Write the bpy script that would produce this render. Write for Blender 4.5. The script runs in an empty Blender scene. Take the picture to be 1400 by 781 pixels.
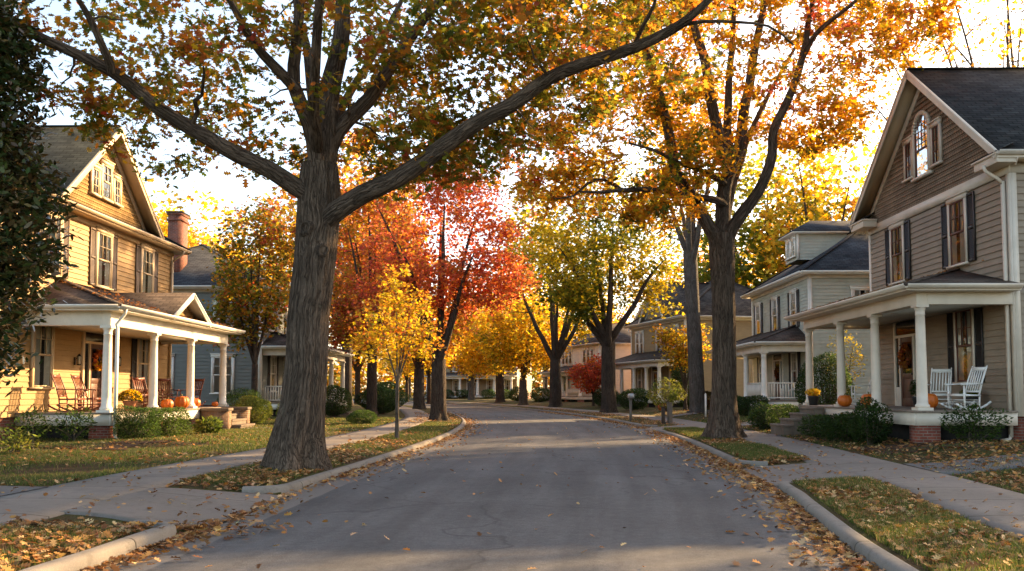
import bpy, math, random
import numpy as np
from mathutils import Vector, Matrix
random.seed(7)
RNG = np.random.default_rng(11)
R_ = math.radians
SC = bpy.context.scene
COL = SC.collection

# ------------------------------------------------------------------ camera model (pixels of the 1400x781 photograph)
F_PX, CX, CY = 1250.0, 700.0, 390.5
PITCH, EYE = R_(3.5), 1.6
YAW = math.atan(15 / F_PX)
HOR = 535.0
SHY = (HOR - CY) - F_PX * math.tan(PITCH)
cam_d = bpy.data.cameras.new('camera')
cam = bpy.data.objects.new('camera', cam_d); COL.objects.link(cam)
cam.location = (0, 0, EYE)
cam.rotation_euler = (math.pi / 2 + PITCH, 0, YAW)
cam_d.sensor_width = 36; cam_d.lens = F_PX / 1400 * 36
cam_d.shift_y = SHY / 1400
cam_d.clip_start = 0.1; cam_d.clip_end = 4000
SC.camera = cam
MCAM = Matrix.Rotation(YAW, 3, 'Z') @ Matrix.Rotation(math.pi / 2 + PITCH, 3, 'X')

def at(px, py, Y):
    """world point at depth Y (metres in front of the viewer) seen at a pixel"""
    d = MCAM @ Vector(((px - CX) / F_PX, -(py - CY - SHY) / F_PX, -1))
    return Vector((0, 0, EYE)) + d * (Y / d.y)

# ------------------------------------------------------------------ mesh helpers
def link(o, parent=None):
    COL.objects.link(o)
    if parent is not None: o.parent = parent
    return o

def tag(o, label=None, cat=None, group=None, kind=None):
    if label: o['label'] = label
    if cat: o['category'] = cat
    if group: o['group'] = group
    if kind: o['kind'] = kind
    return o

def empty(name, loc=(0, 0, 0), rz=0.0, label=None, cat=None, group=None):
    o = bpy.data.objects.new(name, None); o.empty_display_size = .2
    COL.objects.link(o); o.location = loc; o.rotation_euler = (0, 0, rz)
    return tag(o, label, cat, group)

def np_mesh(name, verts, sizes, idx, mat, parent=None, col=None, uv=None, smooth=False):
    me = bpy.data.meshes.new(name)
    verts = np.ascontiguousarray(verts, dtype=np.float32); idx = np.ascontiguousarray(idx, dtype=np.int32)
    sizes = np.asarray(sizes, dtype=np.int32)
    me.vertices.add(len(verts)); me.vertices.foreach_set('co', verts.ravel())
    me.loops.add(len(idx)); me.loops.foreach_set('vertex_index', idx)
    me.polygons.add(len(sizes))
    starts = np.concatenate(([0], np.cumsum(sizes)[:-1])).astype(np.int32)
    me.polygons.foreach_set('loop_start', starts)
    if smooth: me.polygons.foreach_set('use_smooth', np.ones(len(sizes), dtype=bool))
    if uv is not None:
        l = me.uv_layers.new(name='UVMap'); l.data.foreach_set('uv', np.ascontiguousarray(uv, dtype=np.float32).ravel())
    if col is not None:
        a = me.color_attributes.new('Col', 'FLOAT_COLOR', 'POINT')
        c = np.ones((len(verts), 4), dtype=np.float32); c[:, :3] = col
        a.data.foreach_set('color', c.ravel())
    me.update(calc_edges=True)
    if mat is not None: me.materials.append(mat)
    o = bpy.data.objects.new(name, me)
    return link(o, parent)

class MB:
    def __init__(s): s.v = []; s.f = []
    def poly(s, pts):
        b = len(s.v); s.v += [tuple(p) for p in pts]; s.f.append(tuple(range(b, b + len(pts)))); return s
    def box(s, x0, x1, y0, y1, z0, z1):
        b = len(s.v)
        s.v += [(x0,y0,z0),(x1,y0,z0),(x1,y1,z0),(x0,y1,z0),(x0,y0,z1),(x1,y0,z1),(x1,y1,z1),(x0,y1,z1)]
        s.f += [tuple(b+i for i in q) for q in ((0,3,2,1),(4,5,6,7),(0,1,5,4),(1,2,6,5),(2,3,7,6),(3,0,4,7))]
        return s
    def beam(s, p, q, w, h, up=(0, 0, 1), w2=None, h2=None):
        p = Vector(p); q = Vector(q); t = (q - p).normalized(); up = Vector(up)
        a = t.cross(up)
        if a.length < 1e-4: a = t.cross(Vector((0, 1, 0)))
        a.normalize(); c = a.cross(t).normalized()
        w2 = w if w2 is None else w2; h2 = h if h2 is None else h2
        b = len(s.v)
        for o, ww, hh in ((p, w, h), (q, w2, h2)):
            for i, j in ((-1,-1),(1,-1),(1,1),(-1,1)):
                s.v.append(tuple(o + a * (i * ww / 2) + c * (j * hh / 2)))
        s.f += [tuple(b+i for i in k) for k in ((0,3,2,1),(4,5,6,7),(0,1,5,4),(1,2,6,5),(2,3,7,6),(3,0,4,7))]
        return s
    def slab(s, pts, t):
        pts = [Vector(p) for p in pts]
        n = (pts[1] - pts[0]).cross(pts[2] - pts[0]).normalized()
        if n.z < 0: pts.reverse(); n = -n
        b = len(s.v); m = len(pts)
        s.v += [tuple(p) for p in pts] + [tuple(p - n * t) for p in pts]
        s.f.append(tuple(range(b, b + m))); s.f.append(tuple(range(b + 2 * m - 1, b + m - 1, -1)))
        for i in range(m):
            j = (i + 1) % m; s.f.append((b + i, b + m + i, b + m + j, b + j))
        return s
    def prism(s, outline, y0, y1):          # outline in x,z ; extruded along y
        b = len(s.v); m = len(outline)
        s.v += [(x, y0, z) for x, z in outline] + [(x, y1, z) for x, z in outline]
        s.f.append(tuple(range(b, b + m))); s.f.append(tuple(range(b + 2 * m - 1, b + m - 1, -1)))
        for i in range(m):
            j = (i + 1) % m; s.f.append((b + j, b + i, b + m + i, b + m + j))
        return s
    def lathe(s, prof, cx, cy, n=20, rib=None):
        b = len(s.v); m = len(prof)
        for r, z in prof:
            for k in range(n):
                a = 2 * math.pi * k / n; rr = r * (rib(a) if rib else 1)
                s.v.append((cx + rr * math.cos(a), cy + rr * math.sin(a), z))
        for i in range(m - 1):
            for k in range(n):
                l = (k + 1) % n
                s.f.append((b+i*n+k, b+i*n+l, b+(i+1)*n+l, b+(i+1)*n+k))
        s.f.append(tuple(b + k for k in range(n))[::-1]); s.f.append(tuple(b + (m-1)*n + k for k in range(n)))
        return s
    def tube(s, pts, rad, n=8):
        pts = np.array([tuple(p) for p in pts], float); R = np.full(len(pts), rad) if np.isscalar(rad) else np.array(rad, float)
        v, q = tubes(pts[None], R[None], n); b = len(s.v)
        s.v += [tuple(x) for x in v]; s.f += [tuple(b + int(i) for i in x) for x in q]
        s.f.append(tuple(range(b, b + n))[::-1]); e = b + (len(pts) - 1) * n; s.f.append(tuple(range(e, e + n)))
        return s
    def xform(s, M):
        s.v = [tuple(M @ Vector(p)) for p in s.v]; return s
    def build(s, name, mat, parent=None, smooth=False, bevel=0):
        V = np.array(s.v, dtype=np.float64)
        sizes = np.array([len(f) for f in s.f]); idx = np.array([i for f in s.f for i in f])
        uv = np.zeros((len(idx), 2)); k = 0
        for f in s.f:
            p = V[list(f[:3])]
            n = np.cross(p[1] - p[0], p[2] - p[0]); L = np.linalg.norm(n)
            n = n / L if L > 1e-12 else np.array((0, 0, 1.))
            if abs(n[2]) > .98: u = np.array((1., 0, 0)); w = np.array((0, 1., 0))
            else:
                u = np.array((-n[1], n[0], 0)); u /= np.linalg.norm(u); w = np.cross(n, u)
            q = V[list(f)]; uv[k:k+len(f), 0] = q @ u; uv[k:k+len(f), 1] = q @ w; k += len(f)
        o = np_mesh(name, V, sizes, idx, mat, parent, uv=uv, smooth=smooth)
        if bevel:
            m = o.modifiers.new('bevel', 'BEVEL'); m.width = bevel; m.segments = 2; m.limit_method = 'ANGLE'
        return o

def tubes(P, R, n, rmod=None, grain=False):
    """P (B,m,3), R (B,m) -> verts, quads of B tubes with m rings of n"""
    B, m, _ = P.shape
    T = np.gradient(P, axis=1) if m > 2 else np.repeat((P[:, 1:] - P[:, :1]), m, axis=1)
    T /= np.linalg.norm(T, axis=2, keepdims=True) + 1e-9
    ch = P[:, -1] - P[:, 0]; ch /= np.linalg.norm(ch, axis=1, keepdims=True) + 1e-9
    ref = np.zeros((B, 3)); k = np.argmin(np.abs(ch), axis=1); ref[np.arange(B), k] = 1
    U = np.cross(T, ref[:, None, :]); U /= np.linalg.norm(U, axis=2, keepdims=True) + 1e-9
    W = np.cross(T, U)
    a = np.linspace(0, 2 * np.pi, n, endpoint=False)
    RR = np.repeat(R[:, :, None], n, axis=2)
    if rmod is not None: RR = RR * rmod
    V = P[:, :, None, :] + RR[..., None] * (np.cos(a)[None, None, :, None] * U[:, :, None, :] + np.sin(a)[None, None, :, None] * W[:, :, None, :])
    i = np.arange(m - 1)[:, None]; k = np.arange(n)[None, :]; l = (k + 1) % n
    q = np.stack([i*n+k, i*n+l, (i+1)*n+l, (i+1)*n+k], axis=-1).reshape(-1, 4)
    Q = (q[None] + (np.arange(B) * m * n)[:, None, None]).reshape(-1, 4)
    if not grain: return V.reshape(-1, 3), Q
    L = np.concatenate([np.zeros((B, 1)), np.cumsum(np.linalg.norm(np.diff(P, axis=1), axis=2), axis=1)], axis=1)
    G = np.stack([R[:, :, None] * np.cos(a)[None, None, :], R[:, :, None] * np.sin(a)[None, None, :], np.repeat(L[:, :, None], n, axis=2)], -1)
    return V.reshape(-1, 3), Q, G.reshape(-1, 3)

def children(o): return [c for c in COL.objects if c.parent == o]
def copy_tree(o, parent=None):
    c = o.copy(); COL.objects.link(c); c.parent = parent
    for ch in children(o): copy_tree(ch, c)
    return c

# ------------------------------------------------------------------ materials
def newmat(name):
    m = bpy.data.materials.new(name); m.use_nodes = True
    nt = m.node_tree
    for n in list(nt.nodes):
        if n.type != 'OUTPUT_MATERIAL': nt.nodes.remove(n)
    return m, nt, next(n for n in nt.nodes if n.type == 'OUTPUT_MATERIAL')

def nd(nt, t, **kw):
    n = nt.nodes.new(t)
    for k, v in kw.items():
        if k in n.inputs: n.inputs[k].default_value = v
        else: setattr(n, k, v)
    return n

def rgba(c): return (c[0], c[1], c[2], 1)
def mixc(nt, fac, a, b, blend='MIX'):
    n = nt.nodes.new('ShaderNodeMix'); n.data_type = 'RGBA'; n.blend_type = blend
    for s, v in ((0, fac), (6, a), (7, b)):
        if isinstance(v, (int, float)): n.inputs[s].default_value = v
        elif isinstance(v, tuple): n.inputs[s].default_value = rgba(v)
        else: nt.links.new(v, n.inputs[s])
    return n.outputs[2]
def ramp(nt, src, stops):
    r = nt.nodes.new('ShaderNodeValToRGB'); nt.links.new(src, r.inputs[0])
    e = r.color_ramp.elements
    while len(e) < len(stops): e.new(.5)
    for el, (p, c) in zip(e, stops):
        el.position = p; el.color = rgba(c) if isinstance(c, tuple) else (c, c, c, 1)
    return r.outputs[0]
def noise(nt, vec, scale, detail=4, rough=.55, dist=0):
    n = nd(nt, 'ShaderNodeTexNoise'); n.inputs['Scale'].default_value = scale; n.inputs['Detail'].default_value = detail
    n.inputs['Roughness'].default_value = rough; n.inputs['Distortion'].default_value = dist
    if vec is not None: nt.links.new(vec, n.inputs['Vector'])
    return n.outputs[0]
def mapping(nt, vec, scale=(1, 1, 1), rot=(0, 0, 0)):
    m = nd(nt, 'ShaderNodeMapping'); m.inputs['Scale'].default_value = scale; m.inputs['Rotation'].default_value = rot
    nt.links.new(vec, m.inputs['Vector']); return m.outputs[0]
def coord(nt, which='Object'): return nd(nt, 'ShaderNodeTexCoord').outputs[which]
def bump(nt, h, strength, dist=.02, prev=None):
    b = nd(nt, 'ShaderNodeBump'); b.inputs['Strength'].default_value = strength; b.inputs['Distance'].default_value = dist
    nt.links.new(h, b.inputs['Height'])
    if prev is not None: nt.links.new(prev, b.inputs['Normal'])
    return b.outputs[0]
def principled(nt, out, col, rough=.6, spec=.3, nrm=None, metal=0.0):
    p = nd(nt, 'ShaderNodeBsdfPrincipled')
    if isinstance(col, tuple): p.inputs['Base Color'].default_value = rgba(col)
    else: nt.links.new(col, p.inputs['Base Color'])
    if isinstance(rough, (int, float)): p.inputs['Roughness'].default_value = rough
    else: nt.links.new(rough, p.inputs['Roughness'])
    p.inputs['Specular IOR Level'].default_value = spec; p.inputs['Metallic'].default_value = metal
    if nrm is not None: nt.links.new(nrm, p.inputs['Normal'])
    if out is not None: nt.links.new(p.outputs[0], out.inputs[0])
    return p.outputs[0]
def sc_(c, k): return tuple(min(1, x * k) for x in c)

def m_plain(name, c, rough=.6, var=.2, scale=3, bst=.15, bsc=60, spec=.3, stretch=(1, 1, 1), metal=0.0, dirt=None):
    m, nt, out = newmat(name); co = coord(nt); v = mapping(nt, co, stretch)
    n1 = noise(nt, v, scale, 6)
    colr = ramp(nt, n1, [(.3, sc_(c, 1 - var)), (.7, sc_(c, 1 + var))])
    if dirt:
        n2 = noise(nt, co, 1.3, 7, .65)
        f = ramp(nt, n2, [(.48, 0.0), (.72, .55)]); colr = mixc(nt, f, colr, dirt)
    nb = noise(nt, mapping(nt, co, stretch), bsc, 3)
    principled(nt, out, colr, rough, spec, bump(nt, nb, bst, .01) if bst else None, metal)
    return m

def m_shingle(name, c, c2, w=.32, h=.15, off=(0, 0, 0), moss=None, bstr=.6):
    m, nt, out = newmat(name); uv = coord(nt, 'UV')
    b = nd(nt, 'ShaderNodeTexBrick'); b.offset = .5
    b.inputs['Scale'].default_value = 1; b.inputs['Brick Width'].default_value = w; b.inputs['Row Height'].default_value = h
    b.inputs['Mortar Size'].default_value = .014; b.inputs['Mortar Smooth'].default_value = .3
    b.inputs['Color1'].default_value = rgba(c); b.inputs['Color2'].default_value = rgba(c2); b.inputs['Mortar'].default_value = rgba(sc_(c, .35))
    nt.links.new(uv, b.inputs['Vector'])
    n = noise(nt, uv, 1.1, 6, .6); n2 = noise(nt, uv, 55, 3)
    colr = mixc(nt, 1.0, b.outputs[0], ramp(nt, n, [(.3, .65), (.7, 1.3)]), 'MULTIPLY')
    colr = mixc(nt, .5, colr, ramp(nt, n2, [(.3, .6), (.7, 1.4)]), 'MULTIPLY')
    if moss: colr = mixc(nt, ramp(nt, noise(nt, uv, .8, 6, .7), [(.5, 0.0), (.68, .8)]), colr, moss)
    # each course tilts outward a little: saw-tooth height along v
    sx = nd(nt, 'ShaderNodeSeparateXYZ'); nt.links.new(uv, sx.inputs[0])
    md = nd(nt, 'ShaderNodeMath', operation='FRACT'); dv = nd(nt, 'ShaderNodeMath', operation='DIVIDE'); dv.inputs[1].default_value = h
    nt.links.new(sx.outputs[1], dv.inputs[0]); nt.links.new(dv.outputs[0], md.inputs[0])
    inv = nd(nt, 'ShaderNodeMath', operation='SUBTRACT'); inv.inputs[0].default_value = 1; nt.links.new(md.outputs[0], inv.inputs[1])
    bn = bump(nt, b.outputs['Fac'], -bstr * .6, .01); bn = bump(nt, inv.outputs[0], bstr * .5, .008, bn)
    principled(nt, out, colr, .92, .08, bn)
    return m

def m_brick(name, c1, c2, mortar, w=.21, h=.072):
    m, nt, out = newmat(name); uv = coord(nt, 'UV')
    b = nd(nt, 'ShaderNodeTexBrick'); b.inputs['Scale'].default_value = 1
    b.inputs['Brick Width'].default_value = w; b.inputs['Row Height'].default_value = h; b.inputs['Mortar Size'].default_value = .009
    b.inputs['Color1'].default_value = rgba(c1); b.inputs['Color2'].default_value = rgba(c2); b.inputs['Mortar'].default_value = rgba(mortar)
    nt.links.new(uv, b.inputs['Vector'])
    colr = mixc(nt, 1.0, b.outputs[0], ramp(nt, noise(nt, uv, 4, 6, .65), [(.3, .6), (.7, 1.3)]), 'MULTIPLY')
    principled(nt, out, colr, .85, .2, bump(nt, b.outputs['Fac'], -.7, .012))
    return m

def m_leaf(name, trans=.58, rough=.5, spec=.25):
    m, nt, out = newmat(name)
    a = nd(nt, 'ShaderNodeAttribute'); a.attribute_name = 'Col'
    p = principled(nt, None, a.outputs[0], rough, spec)
    t = nd(nt, 'ShaderNodeBsdfTranslucent')
    hs = nd(nt, 'ShaderNodeHueSaturation'); hs.inputs['Saturation'].default_value = 1.03; hs.inputs['Value'].default_value = 1.8
    nt.links.new(a.outputs[0], hs.inputs['Color']); nt.links.new(hs.outputs[0], t.inputs[0])
    mx = nd(nt, 'ShaderNodeMixShader'); mx.inputs[0].default_value = trans
    nt.links.new(p, mx.inputs[1]); nt.links.new(t.outputs[0], mx.inputs[2]); nt.links.new(mx.outputs[0], out.inputs[0])
    return m

def m_bark(name, c, c2, vs=5.0, st=.9, lichen=None, obj=False):
    m, nt, out = newmat(name)
    if obj: co = coord(nt)
    else:
        ga = nd(nt, 'ShaderNodeAttribute'); ga.attribute_name = 'grain'; co = ga.outputs['Vector']
    warp = nd(nt, 'ShaderNodeTexNoise'); warp.inputs['Scale'].default_value = 1.6; warp.inputs['Detail'].default_value = 3; nt.links.new(co, warp.inputs['Vector'])
    sv = nd(nt, 'ShaderNodeVectorMath', operation='SCALE'); sv.inputs['Scale'].default_value = .16; nt.links.new(warp.outputs[1], sv.inputs[0])
    av = nd(nt, 'ShaderNodeVectorMath', operation='ADD'); nt.links.new(co, av.inputs[0]); nt.links.new(sv.outputs[0], av.inputs[1])
    n1 = noise(nt, mapping(nt, av.outputs[0], (1, 1, .075)), vs * 3.4, 2, .5)
    def ridged(x, k):
        s1 = nd(nt, 'ShaderNodeMath', operation='SUBTRACT'); s1.inputs[1].default_value = .5; nt.links.new(x, s1.inputs[0])
        a1 = nd(nt, 'ShaderNodeMath', operation='ABSOLUTE'); nt.links.new(s1.outputs[0], a1.inputs[0])
        return ramp(nt, a1.outputs[0], [(.0, 0.0), (k, 1.0)])
    r1 = ridged(n1, .085); r2 = ridged(noise(nt, mapping(nt, av.outputs[0], (1, 1, .13)), vs * 7.5, 2, .5), .11)
    rr = nd(nt, 'ShaderNodeMath', operation='MULTIPLY_ADD'); nt.links.new(r1, rr.inputs[0]); rr.inputs[1].default_value = .7
    r2s = nd(nt, 'ShaderNodeMath', operation='MULTIPLY'); r2s.inputs[1].default_value = .3; nt.links.new(r2, r2s.inputs[0]); nt.links.new(r2s.outputs[0], rr.inputs[2])
    ridge = rr.outputs[0]
    fine = noise(nt, mapping(nt, co, (1, 1, .3)), 45, 5, .7)
    colr = mixc(nt, ridge, sc_(c, .42), mixc(nt, fine, sc_(c, .8), c2))
    colr = mixc(nt, ramp(nt, noise(nt, co, 1.3, 4), [(.35, 0.0), (.7, .5)]), colr, sc_(c2, 1.1), 'MIX') if False else mixc(nt, .6, colr, ramp(nt, noise(nt, co, 1.3, 5), [(.3, .65), (.7, 1.35)]), 'MULTIPLY')
    if lichen: colr = mixc(nt, ramp(nt, noise(nt, co, 5, 6, .7), [(.60, 0.0), (.72, .5)]), colr, lichen)
    bn = bump(nt, ridge, st, .05); bn = bump(nt, fine, .5, .015, bn)
    principled(nt, out, colr, .9, .12, bn)
    return m

def m_glass(name):
    m, nt, out = newmat(name)
    t = nd(nt, 'ShaderNodeBsdfTransparent'); t.inputs[0].default_value = (.72, .76, .76, 1)
    g = nd(nt, 'ShaderNodeBsdfGlossy'); g.inputs['Roughness'].default_value = .02; g.inputs['Color'].default_value = (.7, .7, .7, 1)
    nn = noise(nt, coord(nt), 1.6, 1); nt.links.new(bump(nt, nn, .12, .05), g.inputs['Normal'])
    fr = nd(nt, 'ShaderNodeFresnel'); fr.inputs[0].default_value = 1.55
    ad = nd(nt, 'ShaderNodeMath', operation='ADD'); ad.inputs[1].default_value = .01; nt.links.new(fr.outputs[0], ad.inputs[0])
    mx = nd(nt, 'ShaderNodeMixShader'); nt.links.new(ad.outputs[0], mx.inputs[0])
    nt.links.new(t.outputs[0], mx.inputs[1]); nt.links.new(g.outputs[0], mx.inputs[2]); nt.links.new(mx.outputs[0], out.inputs[0])
    return m

M = {}
M['trim'] = m_plain('white_paint', (.74, .69, .59), .45, .06, 2, .06, 30, .4, dirt=(.5, .45, .36))
M['trim_tan'] = m_plain('cream_paint', (.53, .39, .23), .5, .07, 2, .06, 30, .35, dirt=(.42, .34, .25))
M['trim_cream'] = m_plain('pale_cream_paint', (.66, .565, .45), .45, .06, 2, .06, 30, .35, dirt=(.46, .38, .29))
M['side_tan'] = m_plain('tan_siding', (.315, .185, .066), .6, .12, 1.5, .12, 40, .3, (1, 1, 4), dirt=(.23, .135, .048))
M['side_taupe'] = m_plain('taupe_siding', (.28, .215, .15), .6, .12, 1.5, .12, 40, .3, (1, 1, 4), dirt=(.17, .14, .10))
M['side_sage'] = m_plain('sage_siding', (.40, .415, .34), .6, .1, 1.5, .12, 40, .3, (1, 1, 4), dirt=(.22, .22, .17))
M['side_blue'] = m_plain('bluegrey_siding', (.16, .17, .15), .6, .1, 1.5, .12, 40, .3, (1, 1, 4))
M['side_olive'] = m_plain('ochre_siding', (.27, .20, .11), .6, .1, 1.5, .12, 40, .3, (1, 1, 4))
M['side_white'] = m_plain('white_siding', (.62, .57, .48), .6, .08, 1.5, .12, 40, .3, (1, 1, 4))
M['side_peach'] = m_plain('peach_siding', (.50, .33, .25), .6, .08, 1.5, .12, 40, .3, (1, 1, 4))
M['shk_tan'] = m_shingle('tan_wall_shingle', (.32, .195, .075), (.25, .15, .058), .14, .15, bstr=.5)
M['shk_taupe'] = m_shingle('taupe_wall_shingle', (.285, .21, .145), (.23, .17, .118), .12, .15, bstr=.5)
M['roof_slate'] = m_shingle('slate_roof', (.064, .063, .062), (.034, .034, .035), .34, .15)
M['roof_dark'] = m_shingle('dark_green_slate_roof', (.034, .040, .040), (.018, .022, .023), .34, .15, bstr=.05)
M['roof_brown'] = m_shingle('brown_roof', (.115, .088, .070), (.062, .047, .038), .34, .15)
M['roof_blue'] = m_shingle('bluegrey_roof', (.062, .065, .070), (.036, .038, .043), .34, .15)
M['brick'] = m_brick('red_brick', (.23, .060, .034), (.15, .040, .025), (.20, .15, .115))
M['brick_tan'] = m_brick('tan_brick', (.21, .115, .062), (.16, .085, .045), (.24, .19, .14))
M['shutter'] = m_plain('dark_shutter_paint', (.030, .026, .024), .45, .2, 4, .08, 40, .35)
M['shutter_brown'] = m_plain('brown_shutter_paint', (.12, .085, .06), .5, .2, 4, .08, 40, .35)
M['deck'] = m_plain('porch_boards', (.20, .15, .11), .6, .25, 3, .15, 40, .3, (1, 8, 1))
M['dark'] = m_plain('painted_dark', (.02, .018, .016), .9, .3, 4, 0)  # near-black colour stands in for unlit rooms and underfloor shade
M['ceil'] = m_plain('porch_ceiling_paint', (.46, .43, .36), .6, .06, 3, .05)
M['curtain'] = m_plain('curtain_cloth', (.62, .57, .48), .9, .08, 4, .05)
M['door_wood'] = m_plain('door_wood', (.085, .035, .02), .4, .25, 3, .08, 40, .4, (6, 6, .6))
M['sash_red'] = m_plain('brown_sash_paint', (.14, .055, .035), .5, .15, 4, .05)
M['glass'] = m_glass('window_glass')
M['metal'] = m_plain('dark_metal', (.03, .028, .026), .4, .2, 6, .05, metal=.6)
M['lamp_glass'] = m_plain('lantern_glass', (.5, .42, .28), .2, .1, 6, 0, spec=.6)
M['rocker_red'] = m_plain('redbrown_rocker_wood', (.16, .045, .025), .42, .2, 5, .06, 40, .4, (3, 3, 1))
M['rocker_white'] = m_plain('white_rocker_paint', (.72, .69, .63), .45, .06, 5, .05, 40, .4)
M['pumpkin'] = m_plain('pumpkin_skin', (.52, .115, .008), .45, .18, 5, .1, 30, .4)
M['stalk'] = m_plain('pumpkin_stalk', (.17, .14, .05), .8, .3, 9, .3)
M['terracotta'] = m_plain('terracotta', (.36, .15, .075), .75, .15, 5, .1)
M['dark_pot'] = m_plain('dark_planter', (.04, .038, .035), .6, .2, 5, .1)
M['concrete_step'] = m_plain('step_concrete', (.15, .115, .085), .85, .25, 3, .25, 40, .2, dirt=(.14, .12, .09))
M['grey_wood'] = m_plain('weathered_wood', (.15, .125, .10), .85, .25, 5, .3, 40, .2, (6, 6, .6))
M['dark_wood'] = m_plain('dark_wood', (.06, .045, .035), .8, .3, 5, .3, 40, .2, (6, 6, .6))
M['galv'] = m_plain('galvanised_metal', (.40, .41, .42), .45, .12, 6, .05, metal=.5)
M['bark_oak'] = m_bark('oak_bark', (.105, .074, .052), (.205, .150, .108), 4.5, 1.0, (.14, .13, .09))
M['bark_knot'] = m_bark('oak_knot_bark', (.075, .054, .040), (.17, .125, .09), 6, .8, obj=True)
M['bark_stem'] = m_plain('stem_bark', (.09, .07, .05), .9, .3, 6, .3)
M['bark_grey'] = m_bark('grey_bark', (.115, .095, .075), (.175, .15, .125), 5, .7, (.21, .21, .17))
M['bark_dark'] = m_bark('dark_bark', (.075, .056, .042), (.130, .10, .076), 5, .8)
M['leaf'] = m_leaf('autumn_leaf')
M['leaf_gloss'] = m_leaf('evergreen_leaf', .12, .28, .5)
M['leaf_dry'] = m_leaf('dry_leaf', .15, .7, .15)
M['grass_blade'] = m_leaf('grass_blade', .35, .55, .2)
# ------------------------------------------------------------------ lie of the land
_cy = np.array([-40, -20, 0, 8, 15, 28, 36, 45, 55, 65, 80, 91, 110, 130, 160, 200, 260.])
_cx = np.array([-3.4, -2.2, -.95, -.37, .25, 1.15, 1.35, 1.05, .1, -1.35, -4.2, -6.8, -12.3, -19.3, -32, -54, -92.])
def _slopes():
    d = np.diff(_cx) / np.diff(_cy); m = np.zeros(len(_cx)); m[1:-1] = (d[1:] + d[:-1]) / 2; m[0] = d[0]; m[-1] = d[-1]; return m
_cm = _slopes()
def cxs(y):
    """centre line of the street and its slope at y (cubic Hermite)"""
    y = np.asarray(y, float); i = np.clip(np.searchsorted(_cy, y) - 1, 0, len(_cy) - 2)
    h = _cy[i+1] - _cy[i]; t = (y - _cy[i]) / h
    x = (2*t**3-3*t**2+1)*_cx[i] + (t**3-2*t**2+t)*h*_cm[i] + (-2*t**3+3*t**2)*_cx[i+1] + (t**3-t**2)*h*_cm[i+1]
    s = ((6*t**2-6*t)*_cx[i] + (3*t**2-4*t+1)*h*_cm[i] + (-6*t**2+6*t)*_cx[i+1] + (3*t**2-2*t)*h*_cm[i+1]) / h
    return x, s
def _narrow(y):                                       # the street is a little narrower near the viewer
    t = np.clip((np.asarray(y, float) - 7.5) / 8.5, 0, 1); return .40 * (1 - t * t * (3 - 2 * t))
def to_x(y, d):
    x, s = cxs(y); q = _narrow(y); d = np.asarray(d, float)
    return x + np.where(np.abs(d) < 3.86, d * (1 - q / 3.86), d - np.sign(d) * q) * np.sqrt(1 + s * s)
def to_d(x, y):
    c, s = cxs(y); e = (np.asarray(x) - c) / np.sqrt(1 + s * s); q = _narrow(y)
    return np.where(np.abs(e) < 3.86 - q, e / (1 - q / 3.86), e + np.sign(e) * q)
LW = 3.95
HW = 3.86                                               # half width of the carriageway
GAPS = {-1: [(10.35, 14.1)], 1: [(15.2, 19.2), (36.0, 39.6)]}
def sstep(a, b, x): t = np.clip((x - a) / (b - a), 0, 1); return t * t * (3 - 2 * t)
def land_z(x, y):
    x = np.asarray(x, float); y = np.asarray(y, float)
    d = to_d(x, y); a = np.abs(d)
    z = .13 + .05 * sstep(4, 6, a)
    z = z + np.where(d < 0, .06 * sstep(7.2, 11, a), .20 * sstep(6.9, 9.4, a))
    z = z + .025 * np.sin(x * 1.3 + y * .35) * np.sin(y * .9 - x * .4) * sstep(4.2, 5, a) * (1 - sstep(5.3, 5.6, a) * (1 - sstep(7.2, 8, a)))
    for side, gs in GAPS.items():
        for g0, g1 in gs:
            w = sstep(g0 - .4, g0 + .05, y) * (1 - sstep(g1 - .05, g1 + .4, y)) * (np.sign(d) == side)
            low = .015 + .13 * sstep(3.9, 5.6, a)
            z = np.where(a < 5.8, z * (1 - w) + np.minimum(z, low) * w, z)
    z = z - .5 * sstep(62, 75, a)
    return np.where(a <= HW, .0, z)
def lz(x, y): return float(land_z(x, y))

def grid_mesh(name, ys, ds, mat, zf, kind='structure', smooth=True, dwarp=None):
    Y, D = np.meshgrid(ys, ds, indexing='ij')
    if dwarp is not None: D = dwarp(Y, D)
    X = to_x(Y, D); Z = zf(X, Y, D)
    V = np.stack([X, Y, Z], -1).reshape(-1, 3); ny, n = len(ys), len(ds)
    i = np.arange(ny - 1)[:, None]; k = np.arange(n - 1)[None, :]
    q = np.stack([i*n+k, i*n+k+1, (i+1)*n+k+1, (i+1)*n+k], -1).reshape(-1, 4)
    uvv = np.stack([D, Y], -1).reshape(-1, 2)
    o = np_mesh(name, V, np.full(len(q), 4), q.ravel(), mat, uv=uvv[q.ravel()], smooth=smooth)
    return tag(o, kind=kind)

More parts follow.
